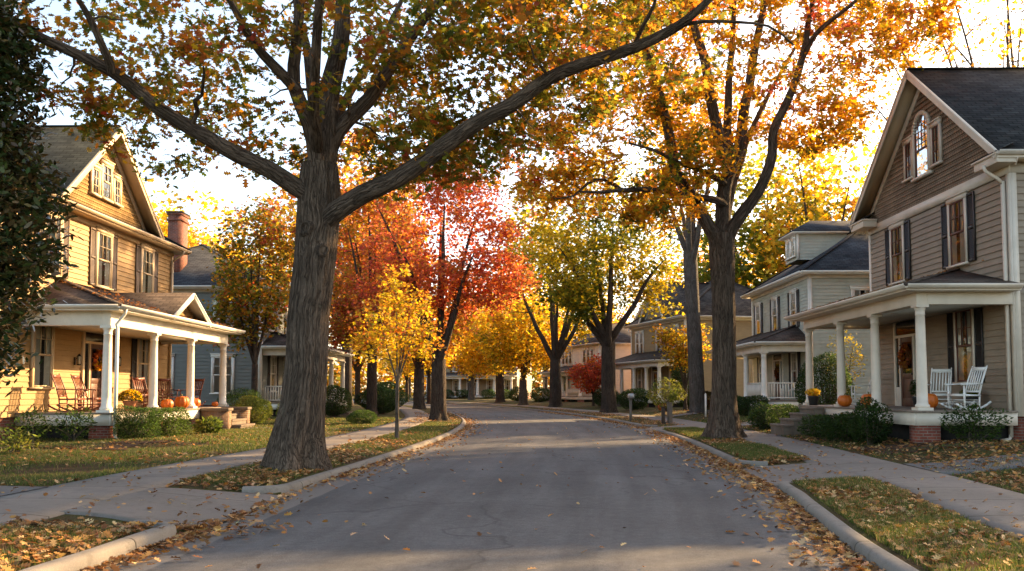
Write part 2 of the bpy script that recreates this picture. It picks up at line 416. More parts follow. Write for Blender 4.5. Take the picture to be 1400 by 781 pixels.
# ---- ground materials
def m_asphalt():
    m, nt, out = newmat('asphalt'); co = coord(nt); uv = coord(nt, 'UV')
    n1 = noise(nt, co, .35, 6, .6); n2 = noise(nt, co, 90, 3, .7); n3 = noise(nt, mapping(nt, uv, (1.1, .06, 1)), 1.6, 4)
    c = ramp(nt, n1, [(.3, (.062, .060, .059)), (.7, (.100, .096, .094))])
    c = mixc(nt, 1.0, c, ramp(nt, n3, [(.35, .78), (.65, 1.22)]), 'MULTIPLY')
    c = mixc(nt, .8, c, ramp(nt, n2, [(.25, .4), (.5, .95), (.75, 1.9)]), 'MULTIPLY')
    n4 = noise(nt, co, 9, 6, .75); c = mixc(nt, .7, c, ramp(nt, n4, [(.3, .7), (.7, 1.35)]), 'MULTIPLY')
    # worn, paler strip along the gutters
    sx = nd(nt, 'ShaderNodeSeparateXYZ'); nt.links.new(uv, sx.inputs[0])
    ab = nd(nt, 'ShaderNodeMath', operation='ABSOLUTE'); nt.links.new(sx.outputs[0], ab.inputs[0])
    wob = nd(nt, 'ShaderNodeMath', operation='MULTIPLY_ADD'); wob.inputs[1].default_value = .12; nt.links.new(noise(nt, uv, .8, 5), wob.inputs[0]); nt.links.new(ab.outputs[0], wob.inputs[2])
    edge = ramp(nt, wob.outputs[0], [(0.0, 0.0), (1.0, 1.0)])
    mr = nd(nt, 'ShaderNodeMapRange'); mr.inputs[1].default_value = 3.36; mr.inputs[2].default_value = 3.40; nt.links.new(wob.outputs[0], mr.inputs[0])
    c = mixc(nt, mr.outputs[0], c, mixc(nt, n1, (.125, .112, .098), (.18, .162, .142)))
    # cracks
    vo = nd(nt, 'ShaderNodeTexVoronoi'); vo.feature = 'DISTANCE_TO_EDGE'; vo.inputs['Scale'].default_value = .22
    mv = nd(nt, 'ShaderNodeVectorMath', operation='ADD'); nn = nd(nt, 'ShaderNodeTexNoise'); nn.inputs['Scale'].default_value = .9; nn.inputs['Detail'].default_value = 6
    nt.links.new(co, nn.inputs['Vector']); sv = nd(nt, 'ShaderNodeVectorMath', operation='SCALE'); sv.inputs['Scale'].default_value = 1.6
    nt.links.new(nn.outputs[1], sv.inputs[0]); nt.links.new(co, mv.inputs[0]); nt.links.new(sv.outputs[0], mv.inputs[1]); nt.links.new(mv.outputs[0], vo.inputs['Vector'])
    cr = ramp(nt, vo.outputs['Distance'], [(.0, 1.0), (.011, 0.0)])
    msk = ramp(nt, noise(nt, co, .16, 3), [(.38, 0.0), (.50, .65)])
    f = nd(nt, 'ShaderNodeMath', operation='MULTIPLY'); nt.links.new(cr, f.inputs[0]); nt.links.new(msk, f.inputs[1])
    c = mixc(nt, f.outputs[0], c, (.03, .029, .028))
    b = bump(nt, n2, .55, .012); b = bump(nt, n1, .15, .05, b)
    principled(nt, out, c, .82, .3, b); return m
def m_concrete(name, c, joint=1.5, dirt=(.12, .10, .075)):
    m, nt, out = newmat(name); co = coord(nt); uv = coord(nt, 'UV')
    n1 = noise(nt, co, 1.2, 6, .65); n2 = noise(nt, co, 70, 3, .7)
    col = ramp(nt, n1, [(.3, sc_(c, .78)), (.7, sc_(c, 1.18))])
    col = mixc(nt, .5, col, ramp(nt, n2, [(.3, .7), (.7, 1.3)]), 'MULTIPLY')
    col = mixc(nt, ramp(nt, noise(nt, co, .6, 7, .7), [(.48, 0.0), (.68, .75)]), col, dirt)
    col = mixc(nt, ramp(nt, noise(nt, co, 5.5, 6, .75), [(.52, 0.0), (.7, .6)]), col, sc_(dirt, .8))
    sx = nd(nt, 'ShaderNodeSeparateXYZ'); nt.links.new(uv, sx.inputs[0])
    dv = nd(nt, 'ShaderNodeMath', operation='DIVIDE'); dv.inputs[1].default_value = joint; nt.links.new(sx.outputs[1], dv.inputs[0])
    fr = nd(nt, 'ShaderNodeMath', operation='FRACT'); nt.links.new(dv.outputs[0], fr.inputs[0])
    j = ramp(nt, fr.outputs[0], [(.0, 1.0), (.012 * 1.5 / joint, 1.0), (.02 * 1.5 / joint, 0.0)])
    col = mixc(nt, j, col, sc_(dirt, .35))
    b = bump(nt, n2, .3, .008); b = bump(nt, j, -.8, .015, b)
    principled(nt, out, col, .88, .25, b); return m
def m_lawn():
    m, nt, out = newmat('lawn'); co = coord(nt)
    n1 = noise(nt, co, .5, 6, .65); n2 = noise(nt, co, 6, 5, .7); n3 = noise(nt, co, 60, 4, .8)
    green = ramp(nt, n3, [(.25, (.022, .03, .008)), (.5, (.065, .078, .017)), (.78, (.14, .135, .036))])
    brown = ramp(nt, n3, [(.25, (.03, .018, .009)), (.5, (.085, .052, .026)), (.78, (.18, .115, .055))])
    f = nd(nt, 'ShaderNodeMath', operation='MULTIPLY_ADD'); f.inputs[1].default_value = .5; nt.links.new(n2, f.inputs[0]); 
    h = nd(nt, 'ShaderNodeMath', operation='MULTIPLY'); h.inputs[1].default_value = .55; nt.links.new(n1, h.inputs[0]); nt.links.new(h.outputs[0], f.inputs[2])
    c = mixc(nt, ramp(nt, f.outputs[0], [(.44, 0.0), (.60, 1.0)]), green, brown)
    b = bump(nt, n3, .9, .04); b = bump(nt, n2, .5, .06, b)
    principled(nt, out, c, .95, .1, b); return m
M['asphalt'] = m_asphalt(); M['concrete'] = m_concrete('pavement_concrete', (.205, .172, .142))
M['concrete2'] = m_concrete('apron_concrete', (.195, .163, .135), 2.6)
M['kerb'] = m_concrete('kerb_concrete', (.21, .185, .155), 3.0, (.10, .085, .065))
M['drive'] = m_concrete('driveway_asphalt', (.12, .112, .106), 50, (.16, .135, .105))
M['lawn'] = m_lawn()
M['mulch'] = m_plain('bark_mulch', (.055, .033, .02), .95, .5, 14, .9, 35, .1, dirt=(.12, .07, .035))
M['field'] = m_plain('far_grass', (.07, .07, .02), .95, .3, .3, .2, 4, .1)

# ---- ground, road, lawns
g = MB().poly([(-1500, -600, -.42), (1500, -600, -.42), (1500, 2400, -.42), (-1500, 2400, -.42)]).build('ground', M['field']); tag(g, kind='structure')
ys_near = np.concatenate([np.arange(-14, 60, .3), np.arange(60, 120, .8), np.arange(120, 250, 2)])
grid_mesh('road', np.concatenate([np.arange(-14, 120, .8), np.arange(120, 250, 2)]), np.linspace(-4.0, 4.0, 15), M['asphalt'],
          lambda X, Y, D: .035 * (1 - (D / HW) ** 2) + .006 * np.sin(Y * .21))
dl = [3.955, 4.05, 4.15, 4.3, 4.6, 5.0, 5.5, 5.62, 6.3, 6.9, 7.2, 7.6, 8.2, 9, 10, 11, 12.5, 14.5, 17, 20, 25, 32, 42, 55, 62, 66, 70, 75]
for sgn in (-1, 1):
    ds = np.array([LW] + dl) * sgn
    if sgn < 0: ds = ds[::-1]
    grid_mesh('lawn', ys_near, ds, M['lawn'], lambda X, Y, D: np.where(np.abs(D) < LW + .003, -.06, land_z(X, Y)))
    def off(z): return lambda X, Y, D: land_z(X, Y) + z
    lo, hi = ((-7.15, -5.62) if sgn < 0 else (5.35, 6.85))
    wig = lambda Y, D: D + .12 * np.sin(Y * .23) * np.sin(Y * .071 + 1)
    wds = np.linspace(lo, hi, 6); wds = np.concatenate([[lo - .004], wds, [hi + .004]])
    grid_mesh('pavement', np.arange(-12, 130, .3), wds, M['concrete'], lambda X, Y, D: land_z(X, Y) + .022 - .15 * (np.arange(8) % 7 == 0)[None, :], dwarp=wig, smooth=False)
# left driveway: concrete apron, then dark asphalt up to the garage side
def flare(g0, g1, sgn):
    def f(Y, D):
        return D
    return f
def patch(name, y0, y1, d0, d1, mat, dz, flare_w=0.0, ny=24, n=14):
    T, D = np.meshgrid(np.linspace(0, 1, ny), np.linspace(d0, d1, n), indexing='ij')
    a = np.abs(D); fl = flare_w * (1 - sstep(3.9, 5.4, a))
    Y = (y0 - fl) + (y1 - y0 + 2 * fl) * T
    X = to_x(Y, D).copy(); Z = land_z(X, Y) + dz
    Z = np.where(np.abs(D) <= HW + .05, .022 + 0 * Z, Z)
    Z = Z.copy(); X[0], Y[0], Z[0] = X[1], Y[1] - .004, Z[1] - .15; X[-1], Y[-1], Z[-1] = X[-2], Y[-2] + .004, Z[-2] - .15
    V = np.stack([X, Y, Z], -1).reshape(-1, 3)
    i = np.arange(ny - 1)[:, None]; k = np.arange(n - 1)[None, :]
    q = np.stack([i*n+k, i*n+k+1, (i+1)*n+k+1, (i+1)*n+k], -1).reshape(-1, 4)
    if d1 < d0: q = q[:, ::-1]
    uvv = np.stack([D, Y], -1).reshape(-1, 2)
    o = np_mesh(name, V, np.full(len(q), 4), q.ravel(), mat, uv=uvv[q.ravel()], smooth=False)
    return tag(o, kind='structure')
patch('driveway_apron', 10.75, 13.75, -3.75, -5.66, M['concrete2'], .03, .35)
patch('driveway', 10.8, 13.5, -7.1, -34, M['drive'], .03, 0, 20, 40)
patch('driveway_apron', 15.6, 18.8, 3.75, 5.42, M['concrete2'], .03, .35)
patch('driveway', 15.7, 17.9, 6.8, 34, M['drive'], .03, 0, 20, 40)
patch('driveway_apron', 36.4, 39.2, 3.75, 5.42, M['concrete2'], .03, .35)
patch('driveway', 36.5, 39.0, 6.8, 22, M['concrete2'], .03, 0, 20, 30)
def path(x0, y0, x1, y1, w, mat=None, name='path'):
    n = 14; t = np.linspace(0, 1, n); dx, dy = x1 - x0, y1 - y0; L = math.hypot(dx, dy); px, py = -dy / L * w / 2, dx / L * w / 2
    s = np.linspace(-1, 1, 5); X = x0 + dx * t[:, None] + px * s; Y = y0 + dy * t[:, None] + py * s
    V = np.stack([X, Y, land_z(X, Y) + .03], -1).reshape(-1, 3)
    i = np.arange(n - 1)[:, None]; k = np.arange(4)[None, :]
    q = np.stack([i*5+k, (i+1)*5+k, (i+1)*5+k+1, i*5+k+1], -1).reshape(-1, 4)
    uvv = np.stack([np.broadcast_to(s, X.shape), np.broadcast_to(t[:, None] * L, X.shape)], -1).reshape(-1, 2)
    return tag(np_mesh(name, V, np.full(len(q), 4), q.ravel(), mat or M['concrete'], uv=uvv[q.ravel()], smooth=True), kind='structure')
path(-5.9, 33.6, -10.2, 33.6, 1.3)
path(6.9, 29.6, 8.15, 29.6, 1.35)
path(7.3, 50.5, 9.5, 50.5, 1.3)
# planting beds
def bed(x0, x1, y0, y1):
    nx, ny = 12, 30; X, Y = np.meshgrid(np.linspace(x0, x1, nx), np.linspace(y0, y1, ny), indexing='ij')
    wx = .18 * np.sin(Y * 2.1) + .1 * np.sin(Y * 4.7 + 1); e = (np.abs(np.linspace(-1, 1, nx))[:, None] > .99)
    X = X + wx * e; V = np.stack([X, Y, land_z(X, Y) + .018], -1).reshape(-1, 3)
    i = np.arange(nx - 1)[:, None]; k = np.arange(ny - 1)[None, :]
    q = np.stack([i*ny+k, (i+1)*ny+k, (i+1)*ny+k+1, i*ny+k+1], -1).reshape(-1, 4)
    return tag(np_mesh('planting_bed', V, np.full(len(q), 4), q.ravel(), M['mulch'], smooth=True), kind='structure')
bed(-11.9, -9.6, 21.5, 32.4); bed(-15.5, -11.9, 21.2, 24.8); bed(-11.9, -9.8, 34.9, 38.5)
bed(8.0, 9.6, 20.4, 28.6); bed(9.6, 16, 19.9, 22.3); bed(8.3, 9.7, 30.6, 35)

# ---- kerbs: a rounded concrete profile swept along each side, with returns at the driveways
def kerb_run(y0, y1, side, ret0, ret1):
    pts = []
    d0 = 3.93
    ys = np.arange(y0, y1 + .01, .4 if y1 < 80 else .9)
    if ret0:
        ys = ys[ys > y0 + .56]; 
        pts = [(y0 + .55 * (1 - math.cos(R_(a))), d0 + .55 * (1 - math.sin(R_(a)))) for a in np.linspace(0, 90, 7)]
    end = []
    if ret1:
        ys = ys[ys < y1 - .56]
        end = [(y1 - .55 * (1 - math.cos(R_(a))), d0 + .55 * (1 - math.sin(R_(a)))) for a in np.linspace(90, 0, 7)]
    path_ = pts + [(y, d0) for y in ys] + end
    Yk = np.array([p[0] for p in path_]); Dk = np.array([p[1] for p in path_]) * side
    P = np.stack([to_x(Yk, Dk), Yk], -1); T = np.gradient(P, axis=0); T /= np.linalg.norm(T, axis=1, keepdims=True)
    N = np.stack([T[:, 1], -T[:, 0]], -1) * side         # away from the road
    prof = [(-.085, -.03), (-.078, .06), (-.070, .105), (-.055, .128), (-.03, .143), (.0, .148), (.06, .150), (.082, .145), (.092, .125), (.095, -.03)]
    rng = np.random.default_rng(int(y0 * 10) + 500 + side); wob = rng.normal(0, .004, (len(P), 1)).cumsum(0); wob -= np.linspace(0, 1, len(P))[:, None] * wob[-1]; wob = np.clip(wob, -.02, .02)
    off = np.array([p[0] for p in prof])[None, :] ; zz = np.array([p[1] for p in prof])[None, :]
    V = np.stack([P[:, :1] + N[:, :1] * off, P[:, 1:] + N[:, 1:] * off, np.broadcast_to(zz, (len(P), len(prof))) + wob * (zz > .0)], -1)
    n = len(prof); i = np.arange(len(P) - 1)[:, None]; k = np.arange(n - 1)[None, :]
    q = np.stack([i*n+k, (i+1)*n+k, (i+1)*n+k+1, i*n+k+1], -1).reshape(-1, 4)
    if side > 0: q = q[:, ::-1]
    uvv = np.stack([np.broadcast_to(np.arange(n) * .05, (len(P), n)), np.broadcast_to(Yk[:, None], (len(P), n))], -1).reshape(-1, 2)
    o = np_mesh('kerb', V.reshape(-1, 3), np.full(len(q), 4), q.ravel(), M['kerb'], uv=uvv[q.ravel()], smooth=True)
    tag(o, kind='structure')
kerb_run(-14, 10.4, -1, False, True); kerb_run(14.0, 200, -1, True, False)
kerb_run(-14, 15.25, 1, False, True); kerb_run(19.15, 36.05, 1, True, True); kerb_run(39.5, 200, 1, True, False)

# ------------------------------------------------------------------ sky and sun
SUN_AZ, SUN_EL = R_(37), R_(20.6)         # azimuth measured from +X towards +Y
w = bpy.data.worlds.new('World'); SC.world = w; w.use_nodes = True
nt = w.node_tree; bg = nt.nodes['Background']
sky = nt.nodes.new('ShaderNodeTexSky'); sky.sky_type = 'NISHITA'; sky.sun_disc = False
sky.sun_elevation = SUN_EL; sky.sun_rotation = math.pi / 2 - SUN_AZ
sky.air_density = .8; sky.dust_density = 1.6; sky.ozone_density = 1.0
nt.links.new(mixc(nt, 1.0, sky.outputs[0], (1.0, .89, .755), 'MULTIPLY'), bg.inputs[0]); bg.inputs[1].default_value = .15
sd = bpy.data.lights.new('sun', 'SUN'); sd.energy = 4.3; sd.angle = R_(.6); sd.color = (1.0, .67, .33)
so = bpy.data.objects.new('sun', sd); COL.objects.link(so)
so.rotation_euler = Vector((math.cos(SUN_AZ) * math.cos(SUN_EL), math.sin(SUN_AZ) * math.cos(SUN_EL), math.sin(SUN_EL))).to_track_quat('Z', 'Y').to_euler()
so.location = (30, 30, 30)
SC.view_settings.view_transform = 'Standard'; SC.view_settings.look = 'None'; SC.view_settings.gamma = 1; SC.view_settings.exposure = 2.2
SC.render.engine = 'CYCLES'
cy = SC.cycles
cy.max_bounces = 6; cy.diffuse_bounces = 3; cy.glossy_bounces = 2; cy.transmission_bounces = 4; cy.transparent_max_bounces = 8
cy.caustics_reflective = False; cy.caustics_refractive = False; cy.use_denoising = True; cy.sample_clamp_indirect = 6
# ------------------------------------------------------------------ houses (local frame: front faces -Y, x runs along the front)
def part(mb, name, mat, parent, **k): return mb.build(name, mat, parent, **k)

def siding(mb, o, u, n, iv, z0, z1, step, lap=.030):
    z = z0
    while z < z1 - 1e-6:
        zt = min(z + step, z1); a0, b0 = iv(z + 1e-4); a1, b1 = iv(zt - 1e-4)
        if b0 - a0 > .01:
            f = lambda s, off, zz: (o[0] + u[0]*s + n[0]*off, o[1] + u[1]*s + n[1]*off, zz)
            mb.poly([f(a0, lap, z), f(b0, lap, z), f(b1, .002, zt), f(a1, .002, zt)])
            mb.poly([f(a0, .0, z), f(b0, .0, z), f(b0, lap, z), f(a0, lap, z)])
        z = zt

_wcache = {}
def window_meshes(w, h, trim, sash, style):
    key = (round(w, 2), round(h, 2), trim.name, sash.name, style)
    if key in _wcache: return _wcache[key]
    cw = .11
    m = MB()                                            # casing, head and sill
    m.box(-w/2 - cw, -w/2, -.07, 0, 0, h); m.box(w/2, w/2 + cw, -.07, 0, 0, h)
    m.box(-w/2 - cw - .03, w/2 + cw + .03, -.08, 0, h, h + .14); m.box(-w/2 - cw - .06, w/2 + cw + .06, -.11, 0, h + .14, h + .18)
    m.box(-w/2 - cw - .05, w/2 + cw + .05, -.12, 0, -.06, 0)
    s = MB(); t = .05                                   # sashes and glazing bars
    hm = h * .5
    def sash_frame(z0, z1, y, nx, nz):
        s.box(-w/2, -w/2 + t, y - .03, y, z0, z1); s.box(w/2 - t, w/2, y - .03, y, z0, z1)
        s.box(-w/2 + t, w/2 - t, y - .03, y, z1 - t, z1); s.box(-w/2 + t, w/2 - t, y - .03, y, z0, z0 + t)
        for i in range(1, nx):
            xx = -w/2 + t + (w - 2*t) * i / nx; s.box(xx - .011, xx + .011, y - .027, y - .003, z0 + t, z1 - t)
        for i in range(1, nz):
            zz = z0 + t + (z1 - z0 - 2*t) * i / nz; s.box(-w/2 + t, w/2 - t, y - .0255, y - .0045, zz - .011, zz + .011)
    nx = 3 if w > .75 else 2
    if style == 'single': sash_frame(0, h, -.03, 2, 3)
    else:
        sash_frame(hm - .02, h, -.035, nx, 2); sash_frame(0, hm + .02, -.024, 1, 1)
    g = MB().poly([(-w/2 + .02, -.036, .02), (w/2 - .02, -.036, .02), (w/2 - .02, -.036, h - .02), (-w/2 + .02, -.036, h - .02)])
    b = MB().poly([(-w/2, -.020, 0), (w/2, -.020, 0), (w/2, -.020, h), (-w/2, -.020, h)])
    c = MB(); drop = h * .0
    for sx in (-1, 1):                                  # two gathered curtains behind the glass
        n = 14; x0, x1 = sx * w/2 * .98, sx * w/2 * (.22 if style != 'dark' else .62)
        for i in range(n):
            xa, xb = x0 + (x1 - x0) * i / n, x0 + (x1 - x0) * (i + 1) / n
            ya, yb = -.0265 + .004 * math.sin(i * 2.2), -.0265 + .004 * math.sin((i + 1) * 2.2)
            c.poly([(xa, ya, .02), (xb, yb, .02), (xb, yb, h - .02), (xa, ya, h - .02)] if sx < 0 else [(xb, yb, .02), (xa, ya, .02), (xa, ya, h - .02), (xb, yb, h - .02)])
    def me(mb, nm, mat, parent=None):
        o = mb.build(nm, mat); d = o.data; bpy.data.objects.remove(o); return d
    r = (me(m, 'window', trim), me(s, 'sash', sash), me(g, 'pane', M['glass']), me(c, 'curtain', M['curtain']), me(b, 'backing', M['dark']))
    _wcache[key] = r; return r

def mesh_obj(name, me, parent=None, loc=(0, 0, 0), rz=0):
    o = bpy.data.objects.new(name, me); COL.objects.link(o); o.parent = parent; o.location = loc; o.rotation_euler = (0, 0, rz); return o

def window(H, loc, rz, w, h, trim, sash=None, style='double', shut=None, name='window'):
    a, s, p, c, b = window_meshes(w, h, trim, sash or trim, style)
    o = mesh_obj(name, a, H, loc, rz)
    mesh_obj('sash', s, o); mesh_obj('backing', b, o); mesh_obj('curtain', c, o); mesh_obj('pane', p, o)
    if shut:
        for sx in (-1, 1):
            key = ('shut', round(h, 2), shut.name)
            if key not in _wcache:
                sw = .40; m = MB()
                m.box(-sw/2, -sw/2 + .05, -.055, -.02, 0, h + .1); m.box(sw/2 - .05, sw/2, -.055, -.02, 0, h + .1)
                for z0, z1 in ((0, .08), (h * .5, h * .5 + .08), (h + .03, h + .1)): m.box(-sw/2 + .05, sw/2 - .05, -.053, -.02, z0, z1)
                z = .10
                while z < h:
                    if not (h * .5 - .05 < z < h * .5 + .09):
                        m.poly([(-sw/2 + .05, -.05, z), (sw/2 - .05, -.05, z), (sw/2 - .05, -.024, z + .045), (-sw/2 + .05, -.024, z + .045)])
                    z += .045
                m.poly([(-sw/2 + .05, -.022, 0), (sw/2 - .05, -.022, 0), (sw/2 - .05, -.022, h), (-sw/2 + .05, -.022, h)])
                q = m.build('shutter', shut); _wcache[key] = q.data; bpy.data.objects.remove(q)
            d = w/2 + .11 + .215
            mesh_obj('shutter', _wcache[key], H, (loc[0] + math.cos(rz) * d * sx, loc[1] + math.sin(rz) * d * sx, loc[2] - .02), rz)
    return o

def column_meshes(z0, z1, r, mat):
    key = ('col', round(z0, 2), round(z1, 2), r, mat.name)
    if key in _wcache: return _wcache[key]
    h = z1 - z0; m = MB()
    m.box(-r*1.45, r*1.45, -r*1.45, r*1.45, z0, z0 + .07); m.box(-r*1.2, r*1.2, -r*1.2, r*1.2, z1 - .07, z1)
    prof = [(r*1.28, z0 + .07), (r*1.33, z0 + .10), (r*1.28, z0 + .135), (r*1.06, z0 + .155), (r*1.01, z0 + .2)]
    for i in range(9):
        t = i / 8; prof.append((r * (1 - .17 * t ** 1.6), z0 + .2 + (h - .46) * t))
    prof += [(r*.92, z1 - .25), (r*.92, z1 - .235), (r*.85, z1 - .225), (r*.86, z1 - .14), (r*1.04, z1 - .10), (r*1.08, z1 - .07)]
    m.lathe(prof, 0, 0, 24)
    o = m.build('column', mat, smooth=False); d = o.data
    d.polygons.foreach_set('use_smooth', np.array([len(p.vertices) == 4 and abs(p.normal.z) < .85 and i > 11 for i, p in enumerate(d.polygons)])); bpy.data.objects.remove(o)
    _wcache[key] = d; return d

def gutter(mb, p, q, out, s=.10):
    """a K-style gutter from p to q; out = horizontal outward unit vector"""
    p = Vector(p); q = Vector(q); o = Vector((out[0], out[1], 0))
    prof = [(0, 0), (.62*s, 0), (.8*s, .35*s), (1.1*s, .6*s), (1.1*s, 1.05*s), (1.0*s, 1.05*s), (1.0*s, .7*s), (.5*s, .25*s), (0, .25*s), ]
    b = len(mb.v); m = len(prof)
    for e in (p, q):
        for a, z in prof: mb.v.append(tuple(e + o * a + Vector((0, 0, z))))
    for i in range(m):
        j = (i + 1) % m; mb.f.append((b + i, b + j, b + m + j, b + m + i))
    mb.f.append(tuple(range(b, b + m))[::-1]); mb.f.append(tuple(range(b + m, b + 2*m)))

def house(label, loc, rz, c):
    """c: dict of dimensions; see the calls below"""
    H = empty('house', loc, rz, label, 'house')
    W, D, zg, zf, zt = c['W'], c['D'], c['zg'], c['zf'], c['zt']
    trim, sid, step = M[c.get('trim', 'trim')], M[c['siding']], c.get('step', .165)
    zw = zf - .12; fr = .28                              # frieze height
    rt = c['roof']
    # foundation
    part(MB().box(.03, W - .03, .03, D - .03, zg - .6, zw - .005), 'foundation', M[c.get('brick', 'brick')], H)
    # walls
    m = MB(); full = lambda L: (lambda z: (0.0, L))
    siding(m, (0, 0), (1, 0), (0, -1), full(W), zw, zt - fr, step)
    siding(m, (W, 0), (0, 1), (1, 0), full(D), zw, zt - fr, step)
    siding(m, (W, D), (-1, 0), (0, 1), full(W), zw, zt - fr, step)
    siding(m, (0, D), (0, -1), (-1, 0), full(D), zw, zt - fr, step)
    part(m, 'wall', sid, H)
    m = MB()                                             # corner boards, frieze, water table
    for x in (0, W):
        sx = -1 if x == 0 else 1
        m.box(min(x - sx*.13, x + sx*.028), max(x - sx*.13, x + sx*.036), -.038, .0, zw - .02, zt - fr - .002)
        m.box(min(x, x + sx*.031), max(x, x + sx*.039), .002, .14, zw - .02, zt - fr - .002)
        m.box(min(x, x + sx*.031), max(x, x + sx*.039), D - .14, D, zw - .02, zt - fr - .002)
    m.box(-.044, W + .044, -.044, -.002, zt - fr, zt); m.box(-.044, -.002, .0, D, zt - fr, zt); m.box(W + .002, W + .044, .0, D, zt - fr, zt)
    part(m, 'corner_board', trim, H)
    ov = c.get('ov', .5)
    rm = M[c['roofmat']]
    sm = MB(); gm = MB(); roof = MB(); fas = MB()
    if rt[0] == 'hip':
        tanp = rt[1]; a = min(W, D) / 2 + ov; ze = zt + .05; zr = ze + a * tanp
        x0, x1, y0, y1 = -ov, W + ov, -ov, D + ov
        if W >= D: r0, r1 = Vector((x0 + a, (y0+y1)/2, zr)), Vector((x1 - a, (y0+y1)/2, zr))
        else: r0, r1 = Vector(((x0+x1)/2, y0 + a, zr)), Vector(((x0+x1)/2, y1 - a, zr))
        A, B_, C_, D_ = [Vector(p) for p in ((x0, y0, ze), (x1, y0, ze), (x1, y1, ze), (x0, y1, ze))]
        if W >= D: fs = [[A, B_, r1, r0], [B_, C_, r1], [C_, D_, r0, r1], [D_, A, r0]]
        else: fs = [[A, B_, r0], [B_, C_, r1, r0], [C_, D_, r1], [D_, A, r0, r1]]
        if (r0 - r1).length < .01: fs = [[f for i, f in enumerate(q) if not (f == r1 and r0 in q)] for q in fs]
        for q in fs: roof.slab(q, .09)
        for p, q in ((A, r0), (B_, r1 if W >= D else r0), (C_, r1), (D_, r0 if W >= D else r1), (r0, r1)):
            if (q - p).length > .01: roof.beam(p + Vector((0, 0, .015)), q + Vector((0, 0, .015)), .24, .05)
        sm.box(x0 + .02, x1 - .02, y0 + .02, 0, ze - .16, ze - .13); sm.box(x0 + .02, 0, .0, y1 - .02, ze - .16, ze - .13); sm.box(W, x1 - .02, .0, y1 - .02, ze - .16, ze - .13); sm.box(0, W, D, y1 - .02, ze - .16, ze - .13)
        fas.box(x0, x1, y0, y0 + .03, ze - .17, ze - .012); fas.box(x0, x0 + .03, y0 + .031, y1, ze - .17, ze - .012); fas.box(x1 - .03, x1, y0 + .031, y1, ze - .17, ze - .012)
        gutter(gm, (x0 - .0, y0 - .002, ze - .13), (x1, y0 - .002, ze - .13), (0, -1)); gutter(gm, (x0 - .002, y0, ze - .13), (x0 - .002, y1, ze - .13), (-1, 0)); gutter(gm, (x1 + .002, y0, ze - .13), (x1 + .002, y1, ze - .13), (1, 0))
        # a cross gable on the front
        fg = c.get('gable')
    else:
        fg = c.get('gable'); ze = zt + .05
    if fg:
        gx0, gx1, gz0, gz1, gdep = fg['x0'], fg['x1'], fg['z0'], fg['z1'], fg['dep']; xc = (gx0 + gx1) / 2; go = fg.get('ov', .45)
        sl = (gz1 - gz0) / (xc - gx0)
        if rt[0] == 'hip': yb = gdep
        else: yb = D + .4
        ap = Vector((xc, -go, gz1)); ab = Vector((xc, yb, gz1))
        for gx in (gx0, gx1):
            f, b = Vector((gx, -go, gz0)), Vector((gx, yb, gz0))
            roof.slab([f, ap, ab, b], .07)
            dn = Vector((0, 0, -.075)); ins = Vector((0, .04, 0))
            sm.slab([f + dn + ins, ap + dn + ins, Vector((xc, .0, gz1)) + dn, Vector((gx, .0, gz0)) + dn], .03)
            # rake board
            side = -1 if gx == gx0 else 1
            p0, p1 = f + Vector((0, -.018, -.13)), ap + Vector((0, -.018, -.13))
            fas.beam(p0, p1, .035, .22, (0, 0, 1)); fas.beam(p0 + Vector((0, -.03, .085)), p1 + Vector((0, -.03, .085)), .03, .07)
            # inner frieze along the gable wall
            fas.beam(Vector((gx, -.03, gz0 - .28)), Vector((xc, -.03, gz1 - .28)), .035, .20)
        roof.beam(ap + Vector((0, 0, .01)), ab + Vector((0, 0, .01)), .22, .04)
        zb = fg.get('zwall', zt)
        gw = MB(); iv = lambda z: ((max(0, z - gz0 + .14)) / sl + gx0 - xc + (xc - 0), gx1 - max(0, z - gz0 + .14) / sl)
        iv2 = lambda z: (max(gx0 + .02, gx0 + (z - gz0 + .14) / sl), min(gx1 - .02, gx1 - (z - gz0 + .14) / sl))
        lim = lambda z: (max(iv2(z)[0], 0.0), min(iv2(z)[1], W))
        siding(gw, (0, -.004), (1, 0), (0, -1), lim, zb, gz1 - .2, .15)
        part(gw, 'gable_wall', M[fg['mat']], H)
        if rt[0] == 'gable':
            siding(gb := MB(), (W, D), (-1, 0), (0, 1), lambda z: (W - lim(z)[1], W - lim(z)[0]), zb, gz1 - .2, .3); part(gb, 'gable_wall', sid, H)
            # side eaves with gutters, boxed returns on the front
            for gx, s in ((gx0, -1), (gx1, 1)):
                fas.box(min(gx, gx + s*.03), max(gx, gx + s*.03), -go, yb, gz0 - .2, gz0 - .03)
                gutter(gm, (gx + s*.032, -go, gz0 - .13), (gx + s*.032, yb, gz0 - .13), (s, 0))
                sm.box(min(gx, 0 if s < 0 else W), max(gx, 0 if s < 0 else W), -.0, yb, gz0 - .23, gz0 - .2)
                xi = gx - s * 1.15
                a_, b_ = min(gx, xi), max(gx, xi)
                fas.box(a_ + .0, b_, -go + .0, -.04, gz0 - .30, gz0 - .06)
                fas.box(a_ - .05, b_ + .05, -go - .05, -.04, gz0 - .10, gz0 - .04)
                roof.slab([(a_ - .05, -go - .06, gz0 - .035), (b_ + .06, -go - .06, gz0 - .035), (b_ - (.25 if s < 0 else -.0) , -.03, gz0 + .24), (a_ + (.25 if s > 0 else 0), -.03, gz0 + .24)], .03)
        for (wx, wz, ww, wh, st) in fg.get('wins', []):
            window(H, (wx, -.030, wz), 0, ww, wh, trim, M[c.get('sash', c.get('trim', 'trim'))], st, None)
